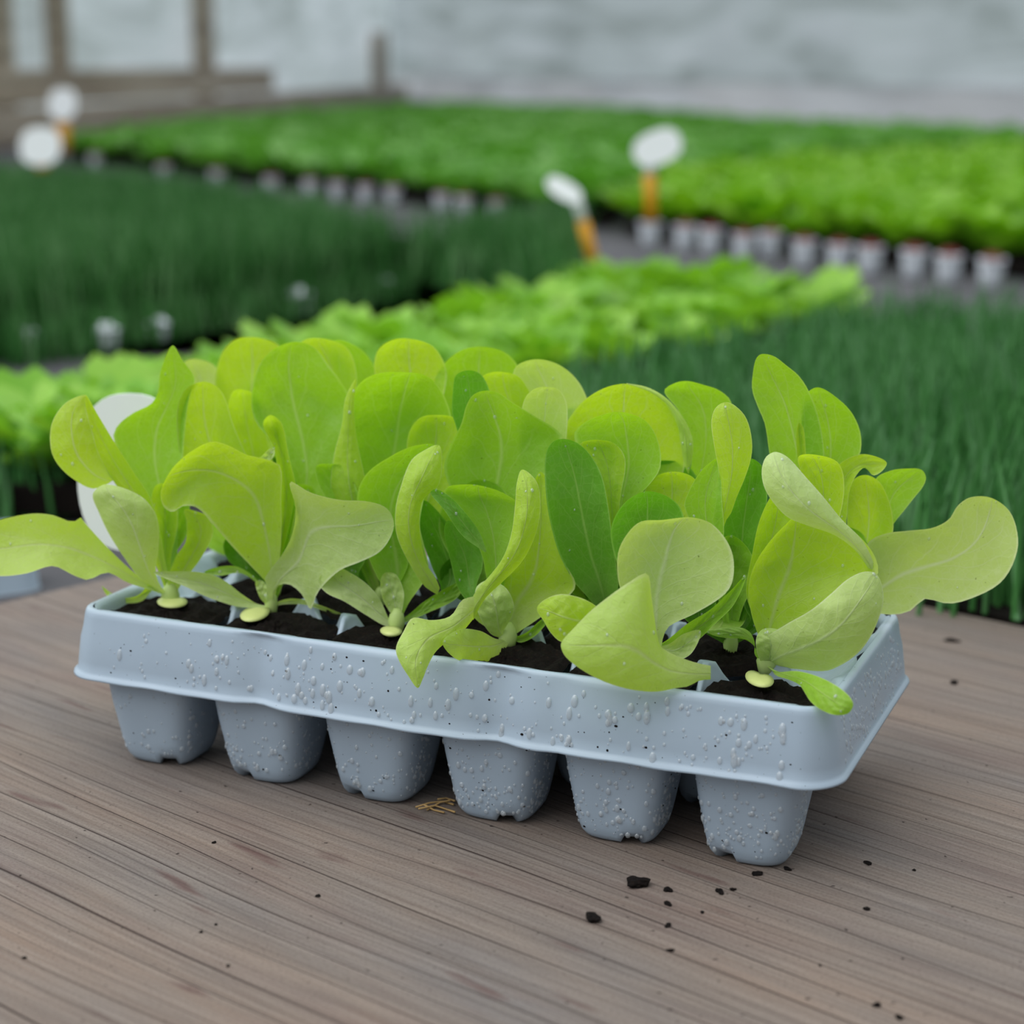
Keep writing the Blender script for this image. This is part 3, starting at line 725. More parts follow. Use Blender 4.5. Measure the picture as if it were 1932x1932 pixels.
leaf(A5, 'g', [(1330, 1192), (1330, 1165), (1350, 1140), (1380, 1118)], [(1370, 1192), (1400, 1180), (1408, 1150), (1380, 1118)], dm=1.2, d1=1.6, c=0.2, base=False, dofs=1.4)
# --- front row, 6
leaf(A6, 'y', [(1434, 1210), (1418, 1160), (1412, 1110), (1424, 1065), (1452, 1022), (1482, 990), (1505, 972)],
     [(1462, 1212), (1535, 1165), (1600, 1115), (1655, 1085), (1648, 1045), (1608, 1000), (1560, 975), (1505, 972)], dm=-0.6, d1=-0.3, c=0.9, m=0.3)
leaf(A6, 'p', [(1653, 1078), (1642, 1046), (1623, 1015), (1588, 980), (1553, 937), (1522, 902), (1491, 867), (1475, 856), (1460, 853)],
     [(1640, 1075), (1615, 1040), (1575, 1010), (1525, 992), (1488, 977), (1463, 953), (1443, 922), (1437, 890), (1444, 864), (1460, 853)], dm=-0.7, d1=-0.2, c=-0.6, base=False, dofs=-0.4, label='leaf top folded forward, pale with water beads')
leaf(A6, 'p', [(1434, 1235), (1434, 1212), (1483, 1178), (1530, 1151), (1568, 1120), (1599, 1093), (1630, 1079), (1655, 1084)],
     [(1462, 1258), (1500, 1262), (1557, 1266), (1592, 1252), (1619, 1232), (1639, 1207), (1657, 1170), (1667, 1128), (1655, 1084)], dm=-1.7, d1=-1.3, c=-0.5, label='broad pale leaf bending to the right')
leaf(A6, 'g', [(1462, 1267), (1502, 1266), (1537, 1274), (1572, 1290), (1599, 1310), (1610, 1329), (1600, 1346)],
     [(1462, 1273), (1487, 1282), (1508, 1292), (1518, 1306), (1528, 1322), (1547, 1338), (1575, 1349), (1600, 1346)], dm=-3.2, d1=-6.6, c=-0.15, label='small leaf drooping over the tray corner')
leaf(A6, 'g', [(1424, 1235), (1424, 1212), (1415, 1193), (1397, 1184), (1363, 1185), (1328, 1191)], [(1434, 1235), (1420, 1216), (1403, 1206), (1373, 1204), (1346, 1199), (1328, 1191)], dm=-0.2, d1=0.2, c=-0.1, round_=False)
leaf(A6, 'y', [(1432, 1190), (1408, 1120), (1420, 1040), (1432, 985), (1452, 940), (1465, 928)], [(1445, 1180), (1460, 1080), (1490, 1010), (1498, 965), (1485, 938), (1465, 928)], dm=0.4, d1=0.5, c=0.5)
leaf(A6, 'y', [(1480, 1130), (1500, 1030), (1520, 960), (1510, 890), (1506, 862), (1530, 857)], [(1500, 1120), (1560, 1040), (1588, 960), (1592, 900), (1578, 870), (1530, 857)], dm=0.7, d1=0.9, c=0.7)
leaf(A6, 'p', [(1436, 1250), (1427, 1225), (1428, 1200), (1442, 1186)], [(1466, 1250), (1484, 1215), (1472, 1190), (1442, 1186)], dm=-0.5, d1=-0.6, c=-0.35)
seed_leaf(A6, 1433, 1282, 27, 15, 0.28, notch=0.45)
# --- middle row
leaf(B[0], 'g', [(505, 1020), (560, 930), (545, 880), (515, 835), (482, 795), (474, 755), (486, 695), (512, 662), (553, 645)],
     [(560, 1020), (610, 945), (640, 880), (662, 800), (663, 755), (645, 722), (622, 692), (592, 655), (553, 645)], dm=0.4, d1=0.5, c=0.7, wave=1.4, m=0.42, pucker=0.13, label='tall crinkled bright green leaf')
leaf(B[0], 'y', [(480, 1000), (400, 930), (345, 870), (333, 800), (338, 755), (355, 730), (385, 720)], [(520, 1000), (500, 930), (470, 870), (440, 800), (425, 752), (410, 730), (385, 720)], dm=0.3, d1=-0.2, c=0.6)
leaf(B[0], 'y', [(500, 1000), (455, 900), (440, 830), (430, 770), (440, 738), (460, 735)], [(530, 1000), (520, 900), (505, 830), (492, 780), (480, 745), (460, 735)], dm=0.9, d1=0.9, c=0.5)
leaf(B[1], 'g', [(690, 1000), (678, 910), (664, 850), (657, 800), (662, 750), (684, 718), (720, 703), (775, 703)],
     [(745, 1000), (790, 920), (830, 860), (852, 800), (842, 755), (822, 722), (800, 707), (775, 703)], dm=0.6, d1=0.0, c=1.5, label='broad round cupped leaf')
leaf(B[1], 'y', [(660, 1000), (625, 930), (630, 860), (645, 800), (652, 750), (672, 715)], [(700, 1000), (695, 930), (684, 880), (672, 820), (668, 760), (672, 715)], dm=0.1, d1=0.0, c=-0.3)
leaf(B[1], 'y', [(760, 1000), (775, 900), (767, 845), (775, 808), (795, 787), (822, 783)], [(820, 1000), (865, 900), (875, 835), (872, 800), (852, 786), (822, 783)], dm=-0.6, d1=-0.8, c=0.5)
leaf(B[1], 'g', [(650, 1010), (620, 950), (600, 910), (596, 880), (620, 875)], [(680, 1010), (680, 950), (665, 905), (645, 880), (620, 875)], dm=-0.2, d1=-0.1, c=0.4)
leaf(B[2], 'g', [(900, 1040), (862, 950), (838, 885), (850, 840), (870, 800), (880, 765), (893, 745), (915, 737)],
     [(960, 1040), (1000, 930), (1040, 880), (1062, 828), (1052, 812), (1012, 787), (965, 758), (940, 741), (915, 737)], dm=-0.2, d1=-0.5, c=0.7, label='large smooth leaf sloping to the right')
leaf(B[2], 'b', [(880, 900), (862, 810), (853, 780), (855, 730), (860, 708), (880, 699)], [(900, 900), (910, 810), (925, 750), (917, 720), (903, 703), (880, 699)], dm=0.5, d1=0.5, c=0.4)
leaf(B[2], 'g', [(870, 1080), (830, 1010), (835, 950), (870, 920), (900, 905)], [(930, 1080), (960, 1000), (965, 950), (940, 915), (900, 905)], dm=-0.3, d1=-0.3, c=0.5)
leaf(B[2], 'p', [(985, 1050), (1000, 950), (983, 850), (983, 790), (990, 752), (1010, 733), (1035, 730)], [(1020, 1050), (1050, 950), (1066, 850), (1071, 785), (1068, 757), (1055, 736), (1035, 730)], dm=0.3, d1=0.0, c=0.5, label='small round leaf with water beads')
leaf(B[3], 'b', [(1120, 1140), (1085, 1100), (1055, 1045), (1035, 970), (1028, 905), (1030, 855), (1042, 834), (1062, 828)],
     [(1162, 1140), (1166, 1100), (1155, 1015), (1148, 958), (1135, 896), (1113, 857), (1088, 835), (1062, 828)], dm=-1.2, d1=-1.2, c=0.6, m=0.55, label='tall narrow dark green leaf')
leaf(B[3], 'g', [(1150, 1050), (1130, 960), (1098, 870), (1083, 820), (1095, 803), (1118, 789), (1165, 777)],
     [(1175, 1050), (1195, 950), (1227, 912), (1245, 885), (1246, 850), (1233, 812), (1211, 789), (1165, 777)], dm=-0.2, d1=-0.1, c=0.7, m=0.62)
leaf(B[3], 'y', [(1148, 1000), (1132, 920), (1112, 870), (1094, 838), (1105, 832), (1130, 830)], [(1165, 1000), (1172, 930), (1180, 885), (1177, 857), (1158, 836), (1130, 830)], dm=-0.4, d1=-0.5, c=0.3)
leaf(B[3], 'y', [(1190, 1100), (1225, 980), (1216, 925), (1236, 900), (1266, 890)], [(1240, 1100), (1310, 980), (1318, 915), (1300, 896), (1266, 890)], dm=-0.2, d1=-0.1, c=0.5)
leaf(B[3], 'y', [(1120, 1150), (1080, 1120), (1060, 1080), (1070, 1060)], [(1150, 1150), (1140, 1110), (1110, 1070), (1070, 1060)], dm=-0.3, d1=-0.1, c=0.3)
leaf(B[4], 'y', [(1350, 1100), (1348, 1010), (1350, 974), (1354, 930), (1356, 893), (1347, 840), (1342, 797), (1349, 771), (1367, 759)],
     [(1362, 1080), (1366, 990), (1379, 969), (1390, 938), (1405, 903), (1418, 860), (1418, 824), (1407, 787), (1385, 764), (1367, 759)], dm=-0.2, d1=-0.8, c=-0.4, label='upright bright leaf turned edge-on')
leaf(B[4], 'g', [(1340, 1060), (1312, 1000), (1291, 955), (1298, 930), (1313, 902), (1334, 877), (1356, 865)], [(1362, 1060), (1366, 1000), (1362, 940), (1360, 895), (1356, 865)], dm=-0.7, d1=-0.4, c=0.3)
leaf(B[4], 'b', [(1370, 1120), (1362, 1000), (1375, 930), (1395, 885), (1415, 865)], [(1420, 1120), (1440, 1000), (1448, 920), (1438, 880), (1415, 865)], dm=0.0, d1=0.3, c=0.6)
leaf(B[4], 'g', [(1360, 1140), (1340, 1080), (1350, 1030), (1380, 1010)], [(1400, 1150), (1425, 1090), (1415, 1040), (1380, 1010)], dm=-0.2, d1=0.0, c=0.4)
# --- back row
leaf(C[0], 'y', [(450, 900), (415, 800), (406, 740), (408, 698), (422, 660), (445, 640), (475, 636)], [(500, 900), (530, 800), (545, 720), (543, 675), (528, 653), (508, 642), (475, 636)], dm=0.2, d1=0.0, c=0.5)
leaf(C[0], 'p', [(430, 900), (370, 800), (345, 730), (343, 690), (362, 677)], [(460, 900), (430, 800), (418, 730), (405, 690), (362, 677)], dm=0.5, d1=0.4, c=0.4)
leaf(C[0], 'b', [(490, 1045), (450, 1010), (410, 985), (385, 960), (380, 930), (405, 920)], [(510, 1040), (505, 985), (480, 940), (440, 920), (405, 920)], dm=-0.2, d1=0.2, c=0.4)
leaf(C[0], 'g', [(490, 1055), (450, 1055), (405, 1040), (372, 1015), (365, 990)], [(495, 1045), (460, 1020), (420, 995), (390, 985), (365, 990)], dm=-0.2, d1=0.3, c=0.3)
leaf(C[0], 'g', [(440, 950), (330, 900), (300, 860), (310, 820), (340, 810)], [(480, 950), (430, 900), (400, 850), (375, 820), (340, 810)], dm=0.2, d1=-0.3, c=0.4)
leaf(C[0], 'g', [(500, 900), (470, 800), (455, 740), (475, 710), (510, 700)], [(560, 900), (580, 800), (570, 740), (550, 712), (510, 700)], dm=0.8, d1=1.2, c=0.4)
leaf(C[1], 'y', [(620, 900), (600, 740), (580, 690), (562, 655), (575, 641), (600, 638)], [(660, 900), (672, 760), (672, 700), (658, 660), (632, 644), (600, 638)], dm=0.2, d1=0.0, c=0.4)
leaf(C[1], 'g', [(660, 900), (640, 760), (628, 690), (618, 655), (636, 641)], [(700, 900), (712, 760), (709, 700), (690, 667), (664, 649), (636, 641)], dm=0.7, d1=0.8, c=0.4)
leaf(C[1], 'g', [(690, 900), (670, 820), (680, 760), (710, 740)], [(740, 900), (770, 820), (750, 760), (710, 740)], dm=0.6, d1=1.0, c=0.3)
leaf(C[2], 'y', [(770, 900), (722, 760), (706, 700), (712, 662), (738, 642), (773, 639)], [(810, 900), (830, 780), (843, 710), (836, 680), (815, 652), (773, 639)], dm=0.2, d1=0.0, c=0.7, wave=1.0, label='round leaf top dotted with water beads')
leaf(C[2], 'g', [(850, 900), (830, 780), (820, 720), (838, 686), (868, 662), (905, 654)], [(920, 900), (970, 780), (984, 715), (972, 683), (947, 662), (905, 654)], dm=0.5, d1=0.3, c=0.5)
leaf(C[2], 'g', [(800, 950), (810, 850), (800, 790), (830, 760)], [(870, 950), (900, 850), (880, 790), (830, 760)], dm=0.6, d1=1.0, c=0.3)
leaf(C[3], 'y', [(1000, 900), (930, 800), (905, 730), (908, 712), (925, 703), (950, 702)], [(1040, 900), (1030, 800), (1005, 750), (995, 730), (978, 710), (950, 702)], dm=-0.2, d1=-0.5, c=0.4)
leaf(C[3], 'p', [(1020, 900), (985, 770), (968, 712), (975, 690), (1010, 678)], [(1090, 900), (1115, 790), (1107, 750), (1085, 712), (1050, 686), (1010, 678)], dm=0.4, d1=0.2, c=0.5)
leaf(C[3], 'g', [(1060, 950), (1040, 850), (1060, 780), (1100, 760)], [(1110, 950), (1140, 850), (1130, 790), (1100, 760)], dm=0.7, d1=0.9, c=0.3)
leaf(C[4], 'y', [(1200, 960), (1110, 880), (1063, 822), (1072, 793), (1098, 759), (1138, 733), (1182, 724)],
     [(1260, 960), (1290, 890), (1294, 850), (1287, 805), (1262, 765), (1228, 735), (1182, 724)], dm=0.2, d1=-0.3, c=0.9)
leaf(C[4], 'y', [(1182, 725), (1220, 737), (1256, 763), (1278, 803), (1285, 842), (1291, 875), (1299, 895)], [(1182, 723), (1220, 730), (1252, 747), (1278, 773), (1300, 808), (1308, 845), (1299, 895)], dm=0.0, d1=0.0, c=-0.2, base=False, dofs=-0.5, round_=False)
leaf(C[4], 'g', [(1280, 1000), (1300, 900), (1305, 840), (1280, 775), (1253, 738), (1275, 722), (1298, 719)], [(1320, 1000), (1345, 890), (1370, 805), (1380, 760), (1358, 737), (1327, 726), (1298, 719)], dm=0.4, d1=0.3, c=0.5)
leaf(C[4], 'b', [(1250, 1050), (1180, 960), (1190, 890), (1230, 870)], [(1300, 1050), (1330, 960), (1300, 880), (1230, 870)], dm=-0.2, d1=0.4, c=0.5)
leaf(C[5], 'g', [(1500, 1000), (1455, 870), (1443, 800), (1430, 768), (1419, 735), (1421, 700), (1427, 676), (1437, 668)],
     [(1545, 1000), (1555, 860), (1545, 790), (1528, 742), (1508, 710), (1483, 689), (1460, 672), (1437, 668)], dm=-0.1, d1=-0.2, c=0.5, label='tall pointed upright leaf')
leaf(C[5], 'g', [(1550, 1000), (1520, 890), (1512, 800), (1520, 745), (1545, 731)], [(1575, 1000), (1598, 890), (1622, 858), (1624, 820), (1611, 785), (1588, 758), (1545, 731)], dm=0.3, d1=0.2, c=0.6)
leaf(C[5], 'y', [(1520, 1000), (1505, 870), (1502, 820), (1507, 797)], [(1535, 1000), (1522, 880), (1519, 830), (1515, 805), (1507, 797)], dm=-0.4, d1=-0.6, c=0.2)
leaf(C[5], 'y', [(1568, 1040), (1562, 960), (1564, 920), (1570, 891), (1592, 869), (1623, 857), (1652, 861), (1673, 873)], [(1590, 1040), (1598, 970), (1603, 925), (1616, 896), (1632, 882), (1647, 897), (1664, 889), (1673, 873)], dm=-0.6, d1=-1.0, c=0.25)
leaf(C[5], 'y', [(1590, 1080), (1598, 1000), (1598, 950), (1608, 908), (1632, 896)], [(1640, 1080), (1683, 1010), (1684, 972), (1675, 938), (1658, 908), (1632, 896)], dm=-0.3, d1=-0.4, c=0.5)
leaf(C[5], 'g', [(1610, 1080), (1660, 970), (1652, 905), (1680, 888), (1712, 884), (1738, 886)], [(1640, 1080), (1685, 990), (1706, 963), (1724, 940), (1742, 917), (1747, 900), (1738, 886)], dm=0.2, d1=0.3, c=0.3)
leaf(C[5], 'p', [(1595, 1120), (1638, 1024), (1669, 1007), (1716, 1001), (1759, 996), (1790, 980), (1807, 954), (1832, 938), (1872, 940)],
     [(1600, 1145), (1661, 1158), (1695, 1159), (1722, 1150), (1743, 1130), (1793, 1139), (1850, 1122), (1889, 1098), (1912, 1062), (1921, 1020), (1907, 968), (1872, 940)], dm=-1.2, d1=-0.8, c=0.6, m=0.5, label='long pale leaf reaching far right')
leaf(C[5], 'g', [(1560, 1130), (1520, 1060), (1540, 1000), (1580, 990)], [(1600, 1130), (1640, 1070), (1630, 1010), (1580, 990)], dm=-0.3, d1=-0.4, c=0.4)
# inner small leaves of the hidden rosettes
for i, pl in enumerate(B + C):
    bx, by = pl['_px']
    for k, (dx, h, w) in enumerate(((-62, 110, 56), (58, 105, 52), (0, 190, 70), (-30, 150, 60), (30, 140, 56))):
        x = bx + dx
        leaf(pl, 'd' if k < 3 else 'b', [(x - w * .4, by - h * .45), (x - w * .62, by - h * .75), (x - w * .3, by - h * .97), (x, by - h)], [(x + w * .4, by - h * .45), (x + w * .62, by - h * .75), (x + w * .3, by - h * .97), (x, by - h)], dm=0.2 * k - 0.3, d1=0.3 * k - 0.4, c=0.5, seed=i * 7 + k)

# ------------------------------------------------------------------ white plant label behind the tray
def label_plate(name, cx, cy, rx, ry, Y, lean, thick=0.0016, label=None, stake=None, stake_mat=None, top_flat=0.0, ang=0.0, cat='plant label', group=None, stake_bottom=None, neck=None):
    """oval plant label on a stake; built round its own centre"""
    c = at(cx, cy, Y)
    o = empty(name, tuple(c)); tag(o, label, cat, group)
    k = Y / F_PX
    V = []; n = 40
    for sgn in (-1, 1):
        for i in range(n):
            th = 2 * math.pi * i / n
            x = rx * k * abs(math.cos(th)) ** 0.8 * (1 if math.cos(th) > 0 else -1); z = ry * k * abs(math.sin(th)) ** 0.8 * (1 if math.sin(th) > 0 else -1)
            x, z = x * math.cos(ang) - z * math.sin(ang), x * math.sin(ang) + z * math.cos(ang)
            V.append((x, z * math.sin(lean) + sgn * thick / 2, z))
    Fc = [tuple(range(n)), tuple(range(2 * n - 1, n - 1, -1))] + [(i, n + i, n + (i + 1) % n, (i + 1) % n) for i in range(n)]
    mesh_obj('label_head', V, Fc, M_WHITE, o, smooth=False)
    if stake:
        for i, (nm, mat, a, b, r) in enumerate(stake):
            pa, pb = np.array(a), np.array(b)
            Vt, Ft = tube([Vector(pa), Vector(pa * .5 + pb * .5), Vector(pb)], [r, r, r], 10)
            mesh_obj(nm, Vt, Ft, mat, o)
    return o
kk = 0.835 / F_PX
label_plate('plant_label', 247, 892, 104, 152, 0.832, 0.12, 0.0012, 'large white rounded plant label standing behind the left end of the tray',
            stake=[('stake', M_WHITE, (0.012, 0.0, -0.034), (0.016, -0.004, -0.060), 0.0030)])

def far_label(cx, cy, rx, ry, Y, ang, lean, text, knee):
    """label head, pale neck, orange stake: knee = list of (px,py) neck top, neck end, stake end"""
    c = at(cx, cy, Y); q = [at(x, y, Y) - c for x, y in knee]
    r = 12 / F_PX * Y
    label_plate('plant_label', cx, cy, rx, ry, Y, lean, 0.003, text, ang=ang, group='white-headed plant labels among the far beds',
                stake=[('neck', M_WHITE, q[0], q[1], r * .8), ('stake', M_YELL, q[1] , q[2], r)])
far_label(1240, 278, 46, 30, 2.75, 0.38, 0.4, 'bright white label head on a yellow stake at the left end of the lime bed', [(1228, 305), (1226, 330), (1229, 420)])
far_label(1064, 358, 36, 17, 2.55, -0.50, 0.6, 'bent white label leaning left on a long orange stake above the middle lettuce strip', [(1086, 372), (1100, 418), (1128, 530)])
far_label(76, 276, 38, 34, 3.6, 0.0, 0.4, 'white label head lowest at the far left edge, in front of the grey boards', [(80, 300), (80, 308), (81, 322)])
far_label(118, 196, 26, 28, 4.6, 0.0, 0.4, 'small white label head on a yellow stake against the brown boards at far left', [(119, 218), (119, 232), (120, 285)])

# ------------------------------------------------------------------ background planting (dense beds on trays)
def inpoly(x, y, P):
    c = np.zeros(len(x), bool); n = len(P)
    for i in range(n):
        x1, y1 = P[i]; x2, y2 = P[(i + 1) % n]
        c ^= ((y1 > y) != (y2 > y)) & (x < (x2 - x1) * (y - y1) / (y2 - y1 + 1e-12) + x1)
    return c
def scatter(P, step, jit=0.25, ang=0.5):
    P = np.asarray(P); lo, hi = P.min(0), P.max(0); cen = (lo + hi) / 2; R = np.linalg.norm(hi - lo) / 2 + step
    g = np.arange(-R, R, step); X, Y = np.meshgrid(g, g); X = X.ravel(); Y = Y.ravel()
    X = X + rng.uniform(-jit, jit, X.shape) * step; Y = Y + rng.uniform(-jit, jit, Y.shape) * step
    x = X * math.cos(ang) - Y * math.sin(ang) + cen[0]; y = X * math.sin(ang) + Y * math.cos(ang) + cen[1]
    k = inpoly(x, y, P); return np.stack([x[k], y[k]], 1)
def G(pts, z=0.0):
    return [tuple(ground(x, y, z)[:2]) for x, y in pts]

def bed_leaf_mat(name, cols, trans, tm=0.3):
    n = N(name); tc = n.n('ShaderNodeTexCoord'); geo = n.n('ShaderNodeNewGeometry')
    f = n.noise(n.mapping(tc.outputs['Object'], (1, 1, 1)), 9, 3, 0.6)
    f2 = geo.outputs['Random Per Island']
    col = n.ramp(n.math('ADD', n.math('MULTIPLY', f, 0.6), n.math('MULTIPLY', f2, 0.4)), [(0.25, lin(cols[0])), (0.5, lin(cols[1])), (0.75, lin(cols[2]))])
    p = n.pbr(col, 0.5, spec=0.3); tr = n.n('ShaderNodeBsdfTranslucent'); n.set(tr.inputs[0], lin(trans))
    ms = n.n('ShaderNodeMixShader'); ms.inputs[0].default_value = tm
    n.t.links.new(p.outputs[0], ms.inputs[1]); n.t.links.new(tr.outputs[0], ms.inputs[2]); return n.done(ms)
M_B1 = bed_leaf_mat('bright_bed_leaf', [(112, 168, 50), (140, 196, 64), (172, 216, 96)], (150, 206, 40))
M_B2 = bed_leaf_mat('mid_green_bed_leaf', [(82, 144, 46), (112, 172, 72), (150, 202, 112)], (112, 182, 46))
M_B3 = bed_leaf_mat('lime_bed_leaf', [(112, 168, 34), (136, 190, 46), (162, 208, 78)], (140, 200, 24))
M_CH = bed_leaf_mat('dark_chive_blade', [(50, 112, 46), (80, 144, 72), (134, 184, 124)], (62, 134, 46), 0.2)
M_CH2 = bed_leaf_mat('right_chive_blade', [(64, 128, 62), (92, 156, 84), (134, 186, 134)], (76, 146, 60), 0.2)

def rosette_geo(n_leaves, size, h, rs):
    """a small rosette: cupped oval leaves, 3x3 grid each"""
    V = []; Fc = []
    for k in range(n_leaves):
        a = 2 * math.pi * k / n_leaves + rs.uniform(-.5, .5); el = rs.uniform(0.35, 1.25); s = size * rs.uniform(.75, 1.2); w = s * rs.uniform(.36, .5)
        ca, sa = math.cos(a), math.sin(a); b = len(V)
        for i, t in enumerate((0, .35, .7, 1.0)):
            ww = w * (0.2, .8, 1.0, .45)[i]; rr = s * t * math.cos(el * (1 - .25 * t)); zz = h * 0.15 + s * t * math.sin(el) * (1 - .22 * t)
            for j, q in enumerate((-1, 0, 1)):
                V.append((ca * rr - sa * ww * q, sa * rr + ca * ww * q, zz + abs(q) * w * .25))
        for i in range(3):
            for j in range(2):
                q = b + i * 3 + j; Fc.append((q, q + 1, q + 4, q + 3))
    return np.array(V), np.array(Fc)
def mass(name, pts, size, h, mat, z0, n_leaves=6, label='', cat='seedlings', variants=6, var=0.25):
    pts = np.asarray(pts); geos = [rosette_geo(n_leaves, size, h, rng) for _ in range(variants)]
    Vs = []; Fs = []; off = 0
    for i, (x, y) in enumerate(pts):
        V, Fc = geos[i % variants]; s = 1 + rng.uniform(-var, var); a = rng.uniform(0, 6.28); c, s_ = math.cos(a), math.sin(a)
        W = V * s; Vs.append(np.stack([W[:, 0] * c - W[:, 1] * s_ + x, W[:, 0] * s_ + W[:, 1] * c + y, W[:, 2] + z0], 1)); Fs.append(Fc + off); off += len(V)
    o = fast_mesh(name, np.concatenate(Vs), np.concatenate(Fs), mat); tag(o, label, cat, kind='stuff'); return o
def fast_mesh(name, V, Q, mat):
    me = bpy.data.meshes.new(name); me.vertices.add(len(V)); me.vertices.foreach_set('co', V.astype(np.float32).ravel())
    k = Q.shape[1]; me.loops.add(Q.size); me.loops.foreach_set('vertex_index', Q.astype(np.int32).ravel())
    me.polygons.add(len(Q)); me.polygons.foreach_set('loop_start', np.arange(0, Q.size, k, dtype=np.int32)); me.polygons.foreach_set('loop_total', np.full(len(Q), k, dtype=np.int32))
    me.polygons.foreach_set('use_smooth', [True] * len(Q)); me.update(calc_edges=True); me.materials.append(mat)
    o = bpy.data.objects.new(name, me); COL.objects.link(o); return o
def blades(name, pts, per, hgt, mat, z0, label, width=0.0016, spread=0.012):
    pts = np.repeat(np.asarray(pts), per, 0); n = len(pts)
    x = pts[:, 0] + rng.normal(0, spread, n); y = pts[:, 1] + rng.normal(0, spread, n)
    h = hgt * rng.uniform(.6, 1.12, n); lx = rng.normal(0, .16, n) * h; ly = rng.normal(0, .16, n) * h
    a0 = rng.uniform(0, 6.28, n); Vs = []
    for k, (t, w) in enumerate(((0, 1.0), (.55, .9), (1.0, .15))):
        for j in range(3):
            a = a0 + j * 2.0944
            Vs.append(np.stack([x + lx * t ** 1.8 + np.cos(a) * width * w, y + ly * t ** 1.8 + np.sin(a) * width * w, z0 + h * t], 1))
    V = np.stack(Vs, 1).reshape(-1, 3); Q = []
    b = np.arange(n) * 9
    for k in range(2):
        for j in range(3):
            Q.append(np.stack([b + k * 3 + j, b + k * 3 + (j + 1) % 3, b + k * 3 + 3 + (j + 1) % 3, b + k * 3 + 3 + j], 1))
    o = fast_mesh(name, V, np.concatenate(Q), mat); tag(o, label, 'chives', kind='stuff'); return o

def slab(name, P, z0, z1, mat, label=None):
    n = len(P); V = [(x, y, z0) for x, y in P] + [(x, y, z1) for x, y in P]
    Fc = [tuple(range(n))[::-1], tuple(range(n, 2 * n))] + [(i, (i + 1) % n, n + (i + 1) % n, n + i) for i in range(n)]
    o = mesh_obj(name, V, Fc, mat, smooth=False); tag(o, label, 'soil bed', kind='stuff'); return o

# regions traced at soil level (z = 0) and laid out on the ground
HC = 0.075
P_chL = G([(-160, 690), (60, 672), (230, 650), (520, 612), (760, 568), (930, 540), (1090, 502)], GZ) + G([(1060, 448), (780, 398), (560, 360), (330, 325), (120, 308), (-160, 304)], HC)
P_mid = G([(-60, 860), (150, 865), (420, 810), (800, 745), (1080, 700), (1340, 640), (1490, 600), (1640, 570)]) + G([(1630, 528), (1440, 505), (1400, 488), (1130, 492), (960, 535), (760, 572), (560, 610), (330, 650), (150, 690), (-60, 705)], 0.03)
P_chR = G([(960, 700), (1120, 640), (1340, 598), (1500, 565), (1650, 535), (1900, 538), (2300, 560)], HC) + G([(2900, 1150), (2600, 1315), (1932, 1172), (1740, 1132), (1300, 1040), (900, 955)])
P_far = G([(135, 306), (330, 330), (560, 358), (780, 384), (1040, 428), (1150, 430)], GZ) + G([(1200, 350), (1280, 335), (1500, 305), (1932, 276), (1932, 262), (1500, 246), (1150, 214), (850, 206), (560, 222), (130, 272)])
P_lime = G([(1180, 446), (1300, 458), (1450, 476), (1600, 494), (1750, 510), (1930, 526), (2200, 560)], GZ) + G([(2300, 300), (1932, 290), (1500, 318), (1280, 345)])
P_ll = G([(-150, 1005), (0, 1005), (160, 985), (330, 960), (420, 900), (200, 925), (-150, 930)], GZ)
for nm, P in (('the dark chives at left', P_chL), ('the middle lettuce strip', P_mid), ('the chives at right', P_chR), ('the far leafy bed', P_far), ('the far lime lettuces', P_lime)):
    slab('soil_bed', P, GZ + 0.008, -0.022 if 'far' in nm or nm in ('the dark chives at left', 'the middle lettuce strip') else 0.0, M_SOIL, 'low dark soil bed under ' + nm)
blades('chive_bed', scatter(P_chL, 0.036), 20, 0.100, M_CH, -0.022, 'dark green upright chive seedlings in the bed at left', 0.0021)
blades('chive_bed', scatter(P_chR, 0.036), 16, 0.075, M_CH2, 0.0, 'dark green upright chive seedlings in the bed behind the board at right', 0.0019)
blades('chive_bed', scatter(P_ll, 0.036), 17, 0.060, M_CH2, GZ, 'small patch of green blades left of the tray below the lettuce strip', 0.0019)
mass('leafy_bed', scatter(P_far, 0.060), 0.072, 0.03, M_B2, -0.022, 6, 'mid-green leafy seedlings filling the far bed below the wall', 'seedlings')
mass('lettuce_bed', scatter(P_lime, 0.062), 0.070, 0.03, M_B3, -0.022, 7, 'lime green lettuce seedlings filling the far bed at right', 'seedlings')
blades('chive_fringe', scatter(G([(-160, 712), (60, 694), (230, 668), (520, 626), (760, 580), (930, 550), (1090, 510), (1060, 498), (930, 530), (760, 555), (520, 598), (230, 632), (60, 655), (-160, 670)], GZ), 0.03), 13, 0.06, M_CH, GZ, 'short drooping green blades along the front edge of the dark chives', 0.0019)
# middle strip: single small lettuces
mp = scatter(P_mid, 0.0475, 0.2, 0.9)
mp = mp[np.argsort(mp[:, 1])]
protos = []
for q in range(4):
    V, Fc = rosette_geo(9, 0.040, 0.03, rng)
    me = bpy.data.meshes.new('small_lettuce'); me.from_pydata(V.tolist(), [], Fc.tolist()); me.polygons.foreach_set('use_smooth', [True] * len(me.polygons)); me.materials.append(M_B1); protos.append(me)
o0 = bpy.data.objects.new('small_lettuce', protos[0])
for i, (x, y) in enumerate(mp[:300]):
    o = o0 if i == 0 else o0.copy()
    if i: o.data = protos[i % 4]
    COL.objects.link(o); o.location = (x, y, -0.022); o.rotation_euler = (0, 0, rng.uniform(0, 6.28)); s = rng.uniform(1.0, 1.55); o.scale = (s, s, s)
    tag(o, 'small bright green lettuce in the blurred strip crossing behind the tray', 'lettuce', 'small lettuces in the middle strip')
